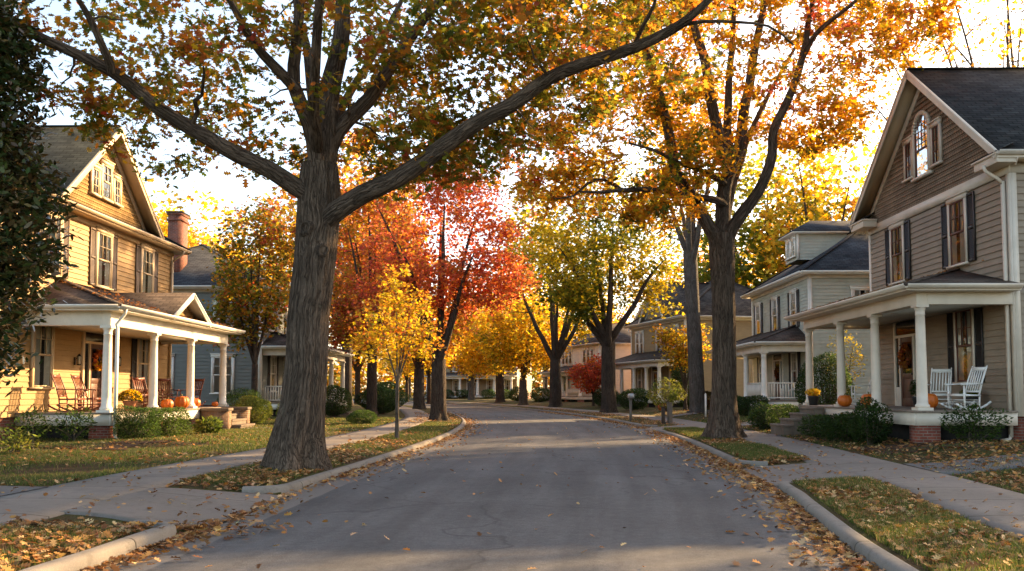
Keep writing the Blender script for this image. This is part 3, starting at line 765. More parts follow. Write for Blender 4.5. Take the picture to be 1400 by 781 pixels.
        if fg.get('arch'):
            ax, az, aw, ah = fg['arch']; n = 16; r = aw / 2; zc = az + ah - r
            def arch(rr, z0): return [(ax - rr, z0)] + [(ax + rr * math.cos(math.pi - math.pi * i / n), zc + rr * math.sin(math.pi * i / n)) for i in range(n + 1)] + [(ax + rr, z0)]
            o_ = arch(r + .13, az - .02); i_ = arch(r, az - .02); fm = MB(); b = 0
            for k in range(len(o_) - 1):
                q = [o_[k], o_[k+1], i_[k+1], i_[k]]
                fm.prism(q, -.12, -.02)
            fm.box(ax - r - .18, ax + r + .18, -.15, -.02, az - .1, az - .02)
            wo = part(fm, 'window', trim, H)
            part(MB().poly([(x, -.045, z) for x, z in i_]), 'backing', M['dark'], wo)
            sb = MB(); sb.box(ax - r, ax + r, -.085, -.05, az + ah * .42, az + ah * .42 + .06); sb.box(ax - .012, ax + .012, -.08, -.052, az + ah*.42 + .06, az + ah)
            for k in range(1, 5): sb.box(ax - r, ax + r, -.078, -.054, az + ah*.42 + k * .19, az + ah*.42 + k * .19 + .02)
            for xx in (ax - r, ax + r - .05): sb.box(xx, xx + .05, -.0845, -.0505, az, zc)
            sb.box(ax - r * .5 - .01, ax - r * .5 + .01, -.079, -.053, az + ah*.42 + .06, zc + r * .8); sb.box(ax + r * .5 - .01, ax + r * .5 + .01, -.079, -.053, az + ah*.42 + .06, zc + r * .8)
            part(sb, 'sash', M[c.get('sash', 'trim')], wo)
            part(MB().poly([(x, -.066, z) for x, z in i_]), 'pane', M['glass'], wo)
    part(roof, 'roof', rm, H)
    if sm.v: part(sm, 'soffit', M[c.get('soffit', 'trim')], H)
    part(fas, 'fascia', trim, H, bevel=.004)
    if gm.v: part(gm, 'gutter', trim, H)
    # dormer
    if c.get('dormer'):
        dx, dw, dz0, dz1, dy0, dy1 = c['dormer']
        dm = MB(); siding(dm, (dx - dw/2, dy0), (1, 0), (0, -1), lambda z: (0, dw), dz0, dz1, .2); siding(dm, (dx + dw/2, dy0), (0, 1), (1, 0), lambda z: (0, dy1 - dy0), dz0, dz1, .16); siding(dm, (dx - dw/2, dy1), (0, -1), (-1, 0), lambda z: (0, dy1 - dy0), dz0, dz1, .16)
        do = part(dm, 'dormer', sid, H)
        tm = MB()
        for xx in (dx - dw/2, dx + dw/2): tm.box(xx - .07, xx + .07, dy0 - .035, dy0 + .08, dz0, dz1)
        tm.box(dx - dw/2 - .35, dx + dw/2 + .35, dy0 - .35, dy1, dz1, dz1 + .12); part(tm, 'dormer_trim', trim, do)
        e = .38; zp = dz1 + .12; r_ = MB(); hh = (dw/2 + e) * .55; yv = dy0 - e + (dw/2 + e)
        P = [(dx - dw/2 - e, dy0 - e, zp), (dx + dw/2 + e, dy0 - e, zp), (dx + dw/2 + e, dy1 + 2, zp), (dx - dw/2 - e, dy1 + 2, zp), (dx, yv, zp + hh), (dx, dy1 + 2, zp + hh)]
        r_.slab([P[0], P[1], P[4]], .06); r_.slab([P[1], P[2], P[5], P[4]], .06); r_.slab([P[3], P[0], P[4], P[5]], .06); part(r_, 'dormer_roof', rm, do)
        for k in (-1, 1): window(do, (dx + k * dw * .21, dy0 - .02, dz0 + .25), 0, dw * .3, dz1 - dz0 - .5, trim, None, 'single')
    if c.get('chimney'):
        hx, hy, hz, hw = c['chimney']
        m = MB(); m.box(hx - hw/2, hx + hw/2, hy - .35, hy + .35, zt, hz); m.box(hx - hw/2 - .06, hx + hw/2 + .06, hy - .41, hy + .41, hz - .32, hz - .2); m.box(hx - hw/2 - .05, hx + hw/2 + .05, hy - .4, hy + .4, hz, hz + .12)
        ch = part(m, 'chimney', M['brick'], H)
        part(MB().box(hx - hw/2 - .08, hx + hw/2 + .08, hy - .43, hy + .43, hz + .12, hz + .2), 'chimney_cap', M['roof_slate'], ch)
    # porch
    p = c.get('porch')
    if p:
        x0, x1, pd, zb, zp, cols = p['x0'], p['x1'], p['d'], p['zb'], p['zp'], p['cols']
        tr = M[p.get('trim', c.get('trim', 'trim'))]
        part(MB().box(x0, x1, -pd, -.035, zf - .05, zf), 'porch_floor', M['deck'], H, bevel=.006)
        m = MB(); m.box(x0 + .04, x1 - .04, -pd + .04, -pd + .08, zf - .36, zf - .052); m.box(x0 + .04, x0 + .08, -pd + .081, -.035, zf - .36, zf - .052); m.box(x1 - .08, x1 - .04, -pd + .081, -.035, zf - .36, zf - .052)
        part(m, 'porch_skirt', tr, H)
        part(MB().box(x0 + .35, x1 - .35, -pd + .35, -.03, zg - .4, zf - .08), 'porch_shade_block', M['dark'], H)  # near-black block put in for the shade under the porch floor
        yc = -pd + .3
        for cx_ in cols:
            mesh_obj('column', column_meshes(zf + .002, zb, p.get('r', .14), tr), H, (cx_, yc, 0))
            mesh_obj('brick_pier', MB().box(cx_ - .3, cx_ + .3, yc - .22, yc + .3, zg - .5, zf - .365).build('brick_pier', M[c.get('brick', 'brick')]).data, H) if False else part(MB().box(cx_ - .32 if cx_ > x0 + .5 else x0 + .06, cx_ + .32 if cx_ < x1 - .5 else x1 - .06, yc - .2, yc + .36, zg - .5, zf - .362), 'brick_pier', M[c.get('brick', 'brick')], H)
        bh = p.get('bh', .32); m = MB(); bx0, bx1 = cols[0] - .13, cols[-1] + .13
        m.box(bx0, bx1, yc - .13, yc + .13, zb, zb + bh); m.box(bx0, bx0 + .26, yc + .131, -.04, zb, zb + bh); m.box(bx1 - .26, bx1, yc + .131, -.04, zb, zb + bh)
        e = p.get('e', .42); ez = zb + bh
        m.box(bx0 - e + .02, bx1 + e - .02, yc - .13 - e + .02, -.04, ez, ez + .03)
        m.box(bx0 - e, bx1 + e, yc - .13 - e, yc - .13 - e + .025, ez + .031, ez + .15); m.box(bx0 - e, bx0 - e + .025, yc - .13 - e + .026, -.04, ez + .031, ez + .15); m.box(bx1 + e - .025, bx1 + e, yc - .13 - e + .026, -.04, ez + .031, ez + .15)
        part(m, 'porch_beam', tr, H, bevel=.004)
        part(MB().box(bx0 + .262, bx1 - .262, yc + .132, -.04, zb + .06, zb + .08), 'porch_ceiling', M['ceil'], H)
        g = MB(); ex0, ex1, ey = bx0 - e, bx1 + e, yc - .13 - e
        gutter(g, (ex0 - .1, ey - .002, ez + .05), (ex1 + .1, ey - .002, ez + .05), (0, -1)); gutter(g, (ex0 - .002, ey, ez + .05), (ex0 - .002, -.05, ez + .05), (-1, 0)); gutter(g, (ex1 + .002, ey, ez + .05), (ex1 + .002, -.05, ez + .05), (1, 0))
        part(g, 'porch_gutter', tr, H)
        tx0, tx1 = p.get('tx', (ex0 + 2.4, ex1 - 2.4)); r_ = MB(); z0 = ez + .155
        r_.slab([(ex0 - .03, ey - .03, z0), (ex1 + .03, ey - .03, z0), (tx1, -.03, zp), (tx0, -.03, zp)], .05)
        r_.slab([(ex0 - .03, -.03, z0), (ex0 - .03, ey - .03, z0), (tx0, -.03, zp)], .05); r_.slab([(ex1 + .03, ey - .03, z0), (ex1 + .03, -.03, z0), (tx1, -.03, zp)], .05)
        for a_, b_ in (((ex0, ey, z0), (tx0, -.03, zp)), ((ex1, ey, z0), (tx1, -.03, zp))): r_.beam(Vector(a_) + Vector((0, 0, .012)), Vector(b_) + Vector((0, 0, .012)), .2, .035)
        part(r_, 'porch_roof', M[p['roofmat']], H)
        if p.get('ped'):
            q0, q1, qz = p['ped']; xc = (q0 + q1) / 2; yv = ey - .05; zz = ez + .16; sl = (qz - zz) / (xc - q0)
            yb = -.3
            r2 = MB(); f2 = MB()
            for gx in (q0, q1):
                r2.slab([(gx, yv, zz), (xc, yv, qz), (xc, yb, qz), (gx, yb, zz)], .05)
                f2.beam((gx, yv - .02, zz - .1), (xc, yv - .02, qz - .1), .035, .17); f2.beam((gx, yv - .045, zz - .045), (xc, yv - .045, qz - .045), .03, .055)
                f2.slab([(gx, yv, zz - .055), (xc, yv, qz - .055), (xc, yv + .45, qz - .055), (gx, yv + .45, zz - .055)], .02)
            po = part(r2, 'pediment_roof', M[p['roofmat']], H)
            part(f2, 'pediment_trim', tr, po)
            gw = MB(); siding(gw, (0, yv + .42), (1, 0), (0, -1), lambda z: (q0 + max(0, (z - zz + .1)) / sl, q1 - max(0, (z - zz + .1)) / sl), zz - .1, qz - .1, .12); part(gw, 'pediment_wall', M[c['gable']['mat']] if c.get('gable') else sid, po)
        for dsx, dsy in p.get('down', []):
            m = MB(); xx, yy = dsx, dsy
            m.tube([(xx, ey - .03, ez + .06), (xx, ey + .0, ez - .08), (xx, yy - .16, ez - .38), (xx, yy - .2, ez - .5)], .043, 10); m.box(xx - .045, xx + .045, yy - .235, yy - .165, zg + .15, ez - .46)
            m.tube([(xx, yy - .2, zg + .2), (xx, yy - .24, zg + .08), (xx, yy - .45, zg + .04)], .043, 10)
            part(m, 'downspout', tr, H)
        if p.get('rail'):
            for ra, rb, axis in p['rail']:
                m = MB()
                if axis == 'x':
                    m.box(ra, rb, yc - .04, yc + .04, zf + .82, zf + .88); m.box(ra, rb, yc - .03, yc + .03, zf + .10, zf + .15)
                    n = int((rb - ra) / .13)
                    for i in range(n): xx = ra + (i + .5) * (rb - ra) / n; m.box(xx - .02, xx + .02, yc - .02, yc + .02, zf + .152, zf + .818)
                else:
                    xx = axis; m.box(xx - .04, xx + .04, ra, rb, zf + .82, zf + .88); m.box(xx - .03, xx + .03, ra, rb, zf + .10, zf + .15)
                    n = int((rb - ra) / .13)
                    for i in range(n): yy = ra + (i + .5) * (rb - ra) / n; m.box(xx - .02, xx + .02, yy - .02, yy + .02, zf + .152, zf + .818)
                part(m, 'railing', tr, H)
        st = p.get('steps')
        if st:
            s0, s1, n, mt = st; run = .32; rise = (zf - .05 - zg) / n; m = MB()
            for i in range(n):
                m.box(s0, s1, -pd - run * (n - i) , -pd + (.0 if i else 0.0) - run * (n - i - 1) if i < n - 1 else -pd - .004, zg - .3, zg + rise * (i + .62)); 
                m.box(s0 - .02, s1 + .02, -pd - run * (n - i) - .025, -pd - run * (n - i - 1) - .006, zg + rise * (i + .62) + .002, zg + rise * (i + 1))
            part(m, 'steps', M[mt], H, bevel=.008)
            if p.get('cheeks'):
                for xx in (s0 - .5, s1 + .06):
                    m = MB().box(xx, xx + .44, -pd - run * n * .75, -pd - .01, zg - .3, zf - .1); ck = part(m, 'step_pier', M[p['cheeks']], H)
                    part(MB().box(xx - .05, xx + .49, -pd - run * n * .75 - .05, -pd - .006, zf - .098, zf), 'coping', M['concrete_step'], ck, bevel=.01)
    for wd in c.get('wins', []):
        face, pos, z0, ww, wh, sh = wd[:6]; st = wd[6] if len(wd) > 6 else 'double'
        l, r = {'F': ((pos, -.014, z0), 0), 'A': ((-.014, pos, z0), -math.pi/2), 'B': ((W + .014, pos, z0), math.pi/2)}[face]
        window(H, l, r, ww, wh, trim, M[c.get('sash', c.get('trim', 'trim'))], st, M[sh] if sh else None)
    if c.get('door'):
        dx, dw, dh, dmat = c['door']; m = MB(); y = -.085
        m.box(dx - dw/2 - .5, dx - dw/2 - .38, y, 0, zf, zf + dh + .5); m.box(dx + dw/2 + .38, dx + dw/2 + .5, y, 0, zf, zf + dh + .5)
        m.box(dx - dw/2 - .08, dx - dw/2, y - .01, 0, zf, zf + dh); m.box(dx + dw/2, dx + dw/2 + .08, y - .01, 0, zf, zf + dh)
        m.box(dx - dw/2 - .379, dx + dw/2 + .379, y - .01, 0, zf + dh, zf + dh + .08); m.box(dx - dw/2 - .55, dx + dw/2 + .55, y - .03, 0, zf + dh + .5, zf + dh + .68)
        for s in (-1, 1):
            a_, b_ = sorted((dx + s * (dw/2 + .081), dx + s * (dw/2 + .379))); m.box(a_, b_, y + .01, 0, zf, zf + .6)
        fo = part(m, 'door_frame', trim, H, bevel=.005)
        b = MB()
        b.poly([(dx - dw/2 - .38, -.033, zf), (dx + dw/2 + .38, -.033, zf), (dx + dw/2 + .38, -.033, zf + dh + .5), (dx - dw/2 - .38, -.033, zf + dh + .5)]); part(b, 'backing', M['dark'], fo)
        g = MB()
        for s in (-1, 1):
            a_, b_ = sorted((dx + s * (dw/2 + .081), dx + s * (dw/2 + .379))); g.poly([(a_, -.04, zf + .6), (b_, -.04, zf + .6), (b_, -.04, zf + dh), (a_, -.04, zf + dh)])
        g.poly([(dx - dw/2 - .379, -.04, zf + dh + .08), (dx + dw/2 + .379, -.04, zf + dh + .08), (dx + dw/2 + .379, -.04, zf + dh + .5), (dx - dw/2 - .379, -.04, zf + dh + .5)]); part(g, 'pane', M['glass'], fo)
        d = MB(); st_ = .13
        d.box(dx - dw/2, dx - dw/2 + st_, -.075, -.036, zf, zf + dh); d.box(dx + dw/2 - st_, dx + dw/2, -.075, -.036, zf, zf + dh)
        for z0, z1 in ((0, .25), (.85, 1.02), (dh - .15, dh)): d.box(dx - dw/2 + st_, dx + dw/2 - st_, -.075, -.036, zf + z0, zf + z1)
        d.box(dx - dw/2 + st_, dx + dw/2 - st_, -.06, -.036, zf + .25, zf + .85)
        do = part(d, 'door', M[dmat], H, bevel=.004)
        part(MB().poly([(dx - dw/2 + st_, -.055, zf + 1.02), (dx + dw/2 - st_, -.055, zf + 1.02), (dx + dw/2 - st_, -.055, zf + dh - .15), (dx - dw/2 + st_, -.055, zf + dh - .15)]), 'pane', M['glass'], do)
        part(MB().lathe([(.012, -.05), (.03, -.045), (.034, -.02), (.02, 0), (.01, .03)], 0, 0, 12).xform(Matrix.Translation((dx + dw/2 - .07, -.075, zf + 1.0)) @ Matrix.Rotation(-math.pi/2, 4, 'X')), 'handle', M['metal'], do)
    for lx, lz in c.get('lanterns', []):
        m = MB(); m.box(lx - .05, lx + .05, -.04, -.018, lz - .12, lz + .12); m.tube([(lx, -.03, lz + .05), (lx, -.1, lz + .1), (lx, -.13, lz + .2), (lx, -.17, lz + .22)], .01, 6)
        m.lathe([(.02, lz + .23), (.03, lz + .2), (.075, lz + .16), (.08, lz + .15)], lx, -.17, 6); m.lathe([(.06, lz - .13), (.065, lz - .11), (.065, lz - .1)], lx, -.17, 6)
        for k in range(6):
            a = math.pi / 3 * k; m.tube([(lx + .06 * math.cos(a), -.17 + .06 * math.sin(a), lz - .1), (lx + .073 * math.cos(a), -.17 + .073 * math.sin(a), lz + .15)], .006, 4)
        lo = part(m, 'wall_lantern', M['metal'], H); part(MB().lathe([(.055, lz - .1), (.068, lz + .15)], lx, -.17, 6), 'lantern_glass', M['lamp_glass'], lo)
    for dsx, dsy, oz in c.get('down', []):
        m = MB(); 
        sx = dsx; g0 = Vector(c.get('down_from', (sx, -ov - .05, zt - .05)))
        m.tube([(sx, -ov - .06, zt - .06), (sx, -ov + .0, zt - .2), (sx, -.22, zt - .38), (sx, -.09, zt - .5)], .045, 10); m.box(sx - .05, sx + .05, -.125, -.055, oz + .12, zt - .45)
        m.tube([(sx, -.09, oz + .18), (sx, -.13, oz + .06), (sx, -.34, oz + .03)], .045, 10)
        part(m, 'downspout', trim, H)
    return H

# near left: tan house with a cross gable and a columned porch
tan = house('tan clapboard house with cream gable and four white porch columns behind the big oak', (-14.2, 24.4, 0), math.pi/2, dict(
    W=12.2, D=10, zg=.2, zf=1.0, zt=7.3, siding='side_tan', trim='trim_tan', soffit='trim_tan', roofmat='roof_dark', roof=('hip', .55),
    gable=dict(x0=2.25, x1=9.95, z0=7.42, z1=10.6, dep=5.0, mat='shk_tan', ov=.5, zwall=7.4, wins=[(6.1, 8.1, .62, 1.15, 'double'), (5.3, 8.1, .45, .85, 'single'), (6.9, 8.1, .45, .85, 'single')]),
    wins=[('F', 2.7, 5.1, .95, 1.8, 'shutter_brown'), ('F', 6.1, 5.1, .95, 1.8, 'shutter_brown'), ('F', 9.65, 5.1, .95, 1.8, 'shutter_brown'),
          ('F', 2.35, 1.72, 1.0, 1.9, None), ('F', 9.5, 1.65, .95, 1.95, 'shutter'), ('A', 3, 1.7, .9, 1.9, None), ('A', 3, 5.1, .9, 1.8, None)],
    door=(5.75, .95, 2.15, 'door_wood'), lanterns=[(4.35, 2.55), (7.2, 2.6)], down=[(12.0, 0, .2)],
    porch=dict(x0=1.0, x1=11.6, d=2.75, zb=3.45, zp=5.02, cols=[1.3, 4.55, 7.8, 11.3], r=.135, bh=.4, roofmat='roof_brown', trim='trim', tx=(3.3, 9.3), ped=(4.5, 8.0, 4.93), down=[(1.12, -2.6)],
               steps=(8.55, 10.25, 4, 'concrete_step'), cheeks='brick_tan')))
# near right: taupe gable-front house
taupe = house('taupe clapboard house with steep front gable and arched attic window', (12.0, 31.5, 0), -math.pi/2, dict(
    W=9.1, D=11, zg=.36, zf=1.13, zt=7.25, siding='side_taupe', trim='trim_cream', soffit='trim_tan', sash='sash_red', roofmat='roof_slate', roof=('gable',),
    gable=dict(x0=-.4, x1=9.5, z0=7.45, z1=11.2, dep=0, mat='shk_taupe', ov=.5, zwall=7.25, wins=[(3.46, 8.15, .42, 1.1, 'single'), (5.34, 8.15, .42, 1.1, 'single')], arch=(4.4, 8.05, .92, 1.8)),
    wins=[('F', 2.4, 5.07, .85, 1.75, 'shutter'), ('F', 6.45, 5.07, .85, 1.75, 'shutter'), ('F', 6.65, 1.85, .9, 1.95, 'shutter'), ('B', 5, 5.0, .9, 1.75, None), ('B', 5, 1.8, .9, 1.9, None)],
    door=(2.95, .95, 2.15, 'door_wood'), down=[(8.93, 0, .36)],
    porch=dict(x0=-.15, x1=9.2, d=2.55, zb=3.72, zp=4.95, cols=[.25, 3.35, 6.1, 9.0], r=.13, bh=.3, roofmat='roof_brown', tx=(2.6, 6.3), steps=(1.1, 2.6, 4, 'concrete_step'))))
part(MB().tube([(9.03, -2.95, 4.06), (9.03, -2.8, 3.9), (9.03, -.5, 3.75), (9.03, -.32, 3.5)], .0001, 4), 'porch_gutter', M['trim'], taupe) if False else None
# second right: sage house
sage = house('sage green house with slate hip roof and small dormer beyond the taupe house', (14.1, 56.2, 0), -math.pi/2, dict(
    W=11.2, D=11, zg=.36, zf=1.15, zt=7.45, siding='side_sage', step=.17, roofmat='roof_blue', roof=('hip', .62), dormer=(6.6, 2.0, 8.6, 10.0, .55, 3.2),
    wins=[('F', 1.6, 4.9, .9, 1.8, 'shutter'), ('F', 5.2, 4.9, .9, 1.8, 'shutter'), ('F', 8.7, 4.9, .9, 1.8, 'shutter'), ('F', 8.7, 1.7, .9, 1.9, 'shutter'), ('F', 2.2, 1.7, .9, 1.9, 'shutter'), ('B', 2.6, 4.9, .9, 1.7, None)],
    door=(5.6, .95, 2.1, 'door_wood'),
    porch=dict(x0=0, x1=11.2, d=2.5, zb=3.55, zp=5.0, cols=[.3, 3.8, 7.3, 10.9], r=.15, roofmat='roof_brown', rail=[(.45, 3.65, 'x'), (7.45, 10.75, 'x'), (-2.05, -.1, 10.9)], steps=(4.6, 6.4, 4, 'concrete_step'))))
# second left: blue-grey house with a brick chimney
blue = house('blue grey house with brick chimney half hidden by the big oak', (-13.8, 48.0, 0), math.pi/2, dict(
    W=11, D=10, zg=.2, zf=1.0, zt=7.1, siding='side_blue', step=.19, roofmat='roof_blue', roof=('hip', .55), chimney=(1.7, 5.2, 11.2, 1.1),
    wins=[('F', 1.8, 4.9, .9, 1.7, 'shutter'), ('F', 5.5, 4.9, .9, 1.7, 'shutter'), ('F', 9.2, 4.9, .9, 1.7, 'shutter'), ('F', 2.2, 1.6, 1.0, 1.9, 'shutter'), ('F', 8.8, 1.6, 1.0, 1.9, None), ('A', 2.0, 1.5, 1.0, 1.9, None), ('A', 5.2, 1.5, 1.0, 1.9, None), ('A', 2.0, 4.6, .9, 1.6, None)],
    door=(5.5, .95, 2.1, 'door_wood'),
    porch=dict(x0=.0, x1=11, d=2.5, zb=3.5, zp=4.9, cols=[.3, 3.7, 7.2, 10.7], r=.15, roofmat='roof_brown', rail=[(.45, 3.55, 'x'), (7.35, 10.55, 'x'), (-2.05, -.1, .3)], steps=(4.6, 6.3, 4, 'concrete_step'))))
# third right: ochre house turned with the bend of the street
A3 = math.atan2(-.23, 1)     # heading of the street there
ochre = house('ochre house with twin upper windows and front gable beyond the bend', (9.6, 81, .0), -math.pi/2 - A3, dict(
    W=12, D=11, zg=.3, zf=1.05, zt=7.3, siding='side_olive', step=.24, roofmat='roof_brown', trim='trim', roof=('hip', .62),
    gable=dict(x0=3.2, x1=8.8, z0=7.4, z1=10.6, dep=5.5, mat='side_olive', ov=.45, zwall=7.4, wins=[(5.6, 8.3, .5, .9, 'single'), (6.4, 8.3, .5, .9, 'single')]),
    wins=[('F', 1.7, 4.8, .8, 1.8, None), ('F', 2.7, 4.8, .8, 1.8, None), ('F', 6.6, 4.8, .8, 1.8, None), ('F', 7.6, 4.8, .8, 1.8, None), ('F', 10.4, 4.8, .8, 1.8, None), ('F', 2.2, 1.6, .9, 1.9, None), ('F', 9.4, 1.6, .9, 1.9, None), ('A', 4, 4.8, .9, 1.8, None)],
    door=(6, .95, 2.1, 'door_wood'),
    porch=dict(x0=-.4, x1=12, d=2.3, zb=3.5, zp=4.9, cols=[-.05, 3.1, 6.2, 9, 11.7], r=.16, roofmat='roof_brown', steps=(4, 5.6, 4, 'concrete_step'))))
A4 = math.atan2(-.32, 1)
white = house('small white house with brown porch roof behind the red bush at the bend', (4.6, 115, 0), -math.pi/2 - A4, dict(
    W=13, D=10, zg=.3, zf=1.0, zt=7.0, siding='side_white', step=.25, roofmat='roof_brown', roof=('hip', .5),
    wins=[('F', x, 4.9, .9, 1.5, None) for x in (1.5, 2.7, 3.9, 8.6, 9.8, 11)] + [('F', x, 1.6, .9, 1.8, None) for x in (2, 3.2, 9.6, 10.8)],
    door=(6.5, .95, 2.1, 'door_wood'),
    porch=dict(x0=0, x1=13, d=2.5, zb=3.4, zp=4.7, cols=[.3, 4.4, 8.6, 12.7], r=.16, roofmat='roof_brown', rail=[(.5, 4.2, 'x'), (8.8, 12.5, 'x')], steps=(5.7, 7.3, 4, 'concrete_step'))))
peach = house('pale peach house between the ochre house and the white house', (12.2, 101, 0), -math.pi/2 - A4, dict(
    W=10, D=10, zg=.3, zf=1.0, zt=8.2, siding='side_peach', step=.25, roofmat='roof_brown', roof=('gable',),
    gable=dict(x0=-.4, x1=10.4, z0=8.4, z1=12.2, dep=0, mat='side_peach', ov=.4, zwall=8.2, wins=[(5, 9.2, .7, 1.2, 'single')]),
    wins=[('F', 2.5, 5.2, .9, 1.7, None), ('F', 5, 5.2, .9, 1.7, None), ('F', 7.5, 5.2, .9, 1.7, None), ('F', 2.5, 1.8, .9, 1.8, None)], door=(6.5, .95, 2.1, 'door_wood')))
far = house('distant grey house with white columns facing the end of the bend', (-15.5, 152, 0), R_(-14), dict(
    W=15, D=10, zg=.3, zf=.9, zt=7.2, siding='side_olive', step=.3, roofmat='roof_brown', roof=('hip', .5),
    wins=[('F', x, 4.8, 1.0, 1.7, 'shutter') for x in (1.6, 4.6, 7.5, 10.4, 13.4)] + [('F', x, 1.5, 1.0, 1.9, None) for x in (1.6, 4.6, 10.4, 13.4)],
    door=(7.5, 1.1, 2.1, 'door_wood'),
    porch=dict(x0=0, x1=15, d=2.5, zb=3.6, zp=4.7, cols=[.4, 3.2, 6.0, 9.0, 11.8, 14.6], r=.2, roofmat='roof_brown', steps=(6.6, 8.4, 3, 'concrete_step'))))
# ------------------------------------------------------------------ trees and plants
OAK = [(0,0),(.06,.10),(.26,.20),(.10,.32),(.36,.48),(.13,.60),(.30,.76),(.08,.84),(0,1)]
LOBED = [(0,0),(.22,.18),(.10,.34),(.36,.52),(.14,.66),(.20,.84),(0,1)]
MAPLE = [(0,0),(.10,.08),(.42,.16),(.30,.34),(.50,.58),(.16,.58),(0,1)]
KITE = [(0,0),(.28,.42),(0,1)]
OVAL = [(0,0),(.16,.25),(.19,.55),(.08,.88),(0,1)]
BLADE = [(0,0),(.12,.35),(.09,.7),(0,1)]
def outline(sh):
    r = sh; l = [(-x, y) for x, y in sh[1:-1]][::-1]
    return np.array(r + l)
def unit(v): return v / (np.linalg.norm(v, axis=-1, keepdims=True) + 1e-9)

def leaf_cloud(name, C, size, shape, colr, mat, parent=None, rng=None, up=.35, droop=.25, fold=.18, flat=False, dirs=None):
    """one mesh of many separate leaf faces centred at C (n,3)"""
    n = len(C); o = outline(shape); k = len(o)
    nr = rng.normal(size=(n, 3)); nr[:, 2] = nr[:, 2] + up * 2 * np.sign(nr[:, 2] + .3); nr = unit(nr)
    if flat: nr = unit(np.stack([rng.normal(0, .35, n), rng.normal(0, .35, n), np.ones(n)], -1))
    t = rng.normal(size=(n, 3)) if dirs is None else dirs + rng.normal(size=(n, 3)) * .45
    if not flat: t[:, 2] -= droop
    t = unit(t - nr * np.sum(t * nr, 1, keepdims=True)); b = np.cross(nr, t)
    S = np.asarray(size).reshape(-1, 1, 1) if np.ndim(size) else np.full((n, 1, 1), size)
    cu = rng.uniform(-.35, .5, (n, 1, 1)) if flat else rng.uniform(-.1, .35, (n, 1, 1))
    x, y = o[:, 0][None, :, None], o[:, 1][None, :, None]
    z = fold * np.abs(x) + cu * (y - .5) ** 2
    V = C[:, None, :] + S * (x * b[:, None, :] + (y - .5) * t[:, None, :] + z * nr[:, None, :])
    cols = np.repeat(colr, k, axis=0)
    return np_mesh(name, V.reshape(-1, 3), np.full(n, k), np.arange(n * k), mat, parent, col=cols)

class Noise3:
    def __init__(s, rng, f, m=7):
        s.k = rng.normal(size=(m, 3)) * f; s.p = rng.uniform(0, 6.28, m)
    def __call__(s, P): return np.sin(P @ s.k.T + s.p).mean(1) * 1.6

def palette(P, pal, rng, f=.55, jit=.22, grp=None):
    """colours of leaves at P drawn from an ordered palette through smooth noise"""
    t = .5 + .42 * Noise3(rng, f)(P) + .15 * Noise3(rng, f * 4)(P) + rng.normal(0, .10, len(P))
    if grp is not None: t = t + grp
    t = np.clip(t, 0, .999) * (len(pal) - 1); i = t.astype(int); fr = (t - i)[:, None]
    pal = np.array(pal); c = pal[i] * (1 - fr) + pal[np.minimum(i + 1, len(pal) - 1)] * fr
    c = c * rng.lognormal(0, jit, (len(P), 1)) * rng.normal(1, .06, (len(P), 3))
    return np.clip(c, .004, .85)

def in_ellipsoids(crowns, n, rng, shell=.5, holes=None, thr=-.28):
    out = []
    w = np.array([c[2] if len(c) > 2 else c[1][0] * c[1][1] * c[1][2] for c in crowns], float); w /= w.sum()
    for c, k in zip(crowns, rng.multinomial(int(n * 1.0), w)):
        d = unit(rng.normal(size=(k, 3))); r = rng.uniform(0, 1, (k, 1)) ** shell * (1 / 1.0)
        r = r ** (1/1.5); out.append(np.array(c[0]) + d * r * np.array(c[1]))
    P = np.concatenate(out)
    if holes is not None: P = P[holes(P) > thr]
    return P

def smooth_path(pts, rad, step=.35):
    P = np.array(pts, float); R = np.array(rad, float)
    seg = np.linalg.norm(np.diff(P, axis=0), axis=1); out = []; ro = []
    Q = np.vstack([2*P[0]-P[1], P, 2*P[-1]-P[-2]])
    for i in range(len(P) - 1):
        n = max(2, int(seg[i] / step)); t = np.linspace(0, 1, n, endpoint=False)[:, None]
        p0, p1, p2, p3 = Q[i], Q[i+1], Q[i+2], Q[i+3]
        out.append(.5 * ((2*p1) + (-p0+p2)*t + (2*p0-5*p1+4*p2-p3)*t**2 + (-p0+3*p1-3*p2+p3)*t**3)); ro.append(R[i] + (R[i+1]-R[i]) * t[:, 0])
    return np.vstack(out + [P[-1:]]), np.concatenate(ro + [R[-1:]])

class Bld:
    def __init__(s): s.V = []; s.Q = []; s.G = []; s.n = 0
    def add(s, V, Q, G): s.V.append(V); s.Q.append(Q + s.n); s.G.append(G + s.n * np.array([.0, .0, .001])); s.n += len(V)
    def build(s, name, mat, parent): 
        V = np.vstack(s.V); Q = np.vstack(s.Q); o = np_mesh(name, V, np.full(len(Q), 4), Q.ravel(), mat, parent, smooth=True)
        o.data.attributes.new('grain', 'FLOAT_VECTOR', 'POINT').data.foreach_set('vector', np.ascontiguousarray(np.vstack(s.G), dtype=np.float32).ravel()); return o

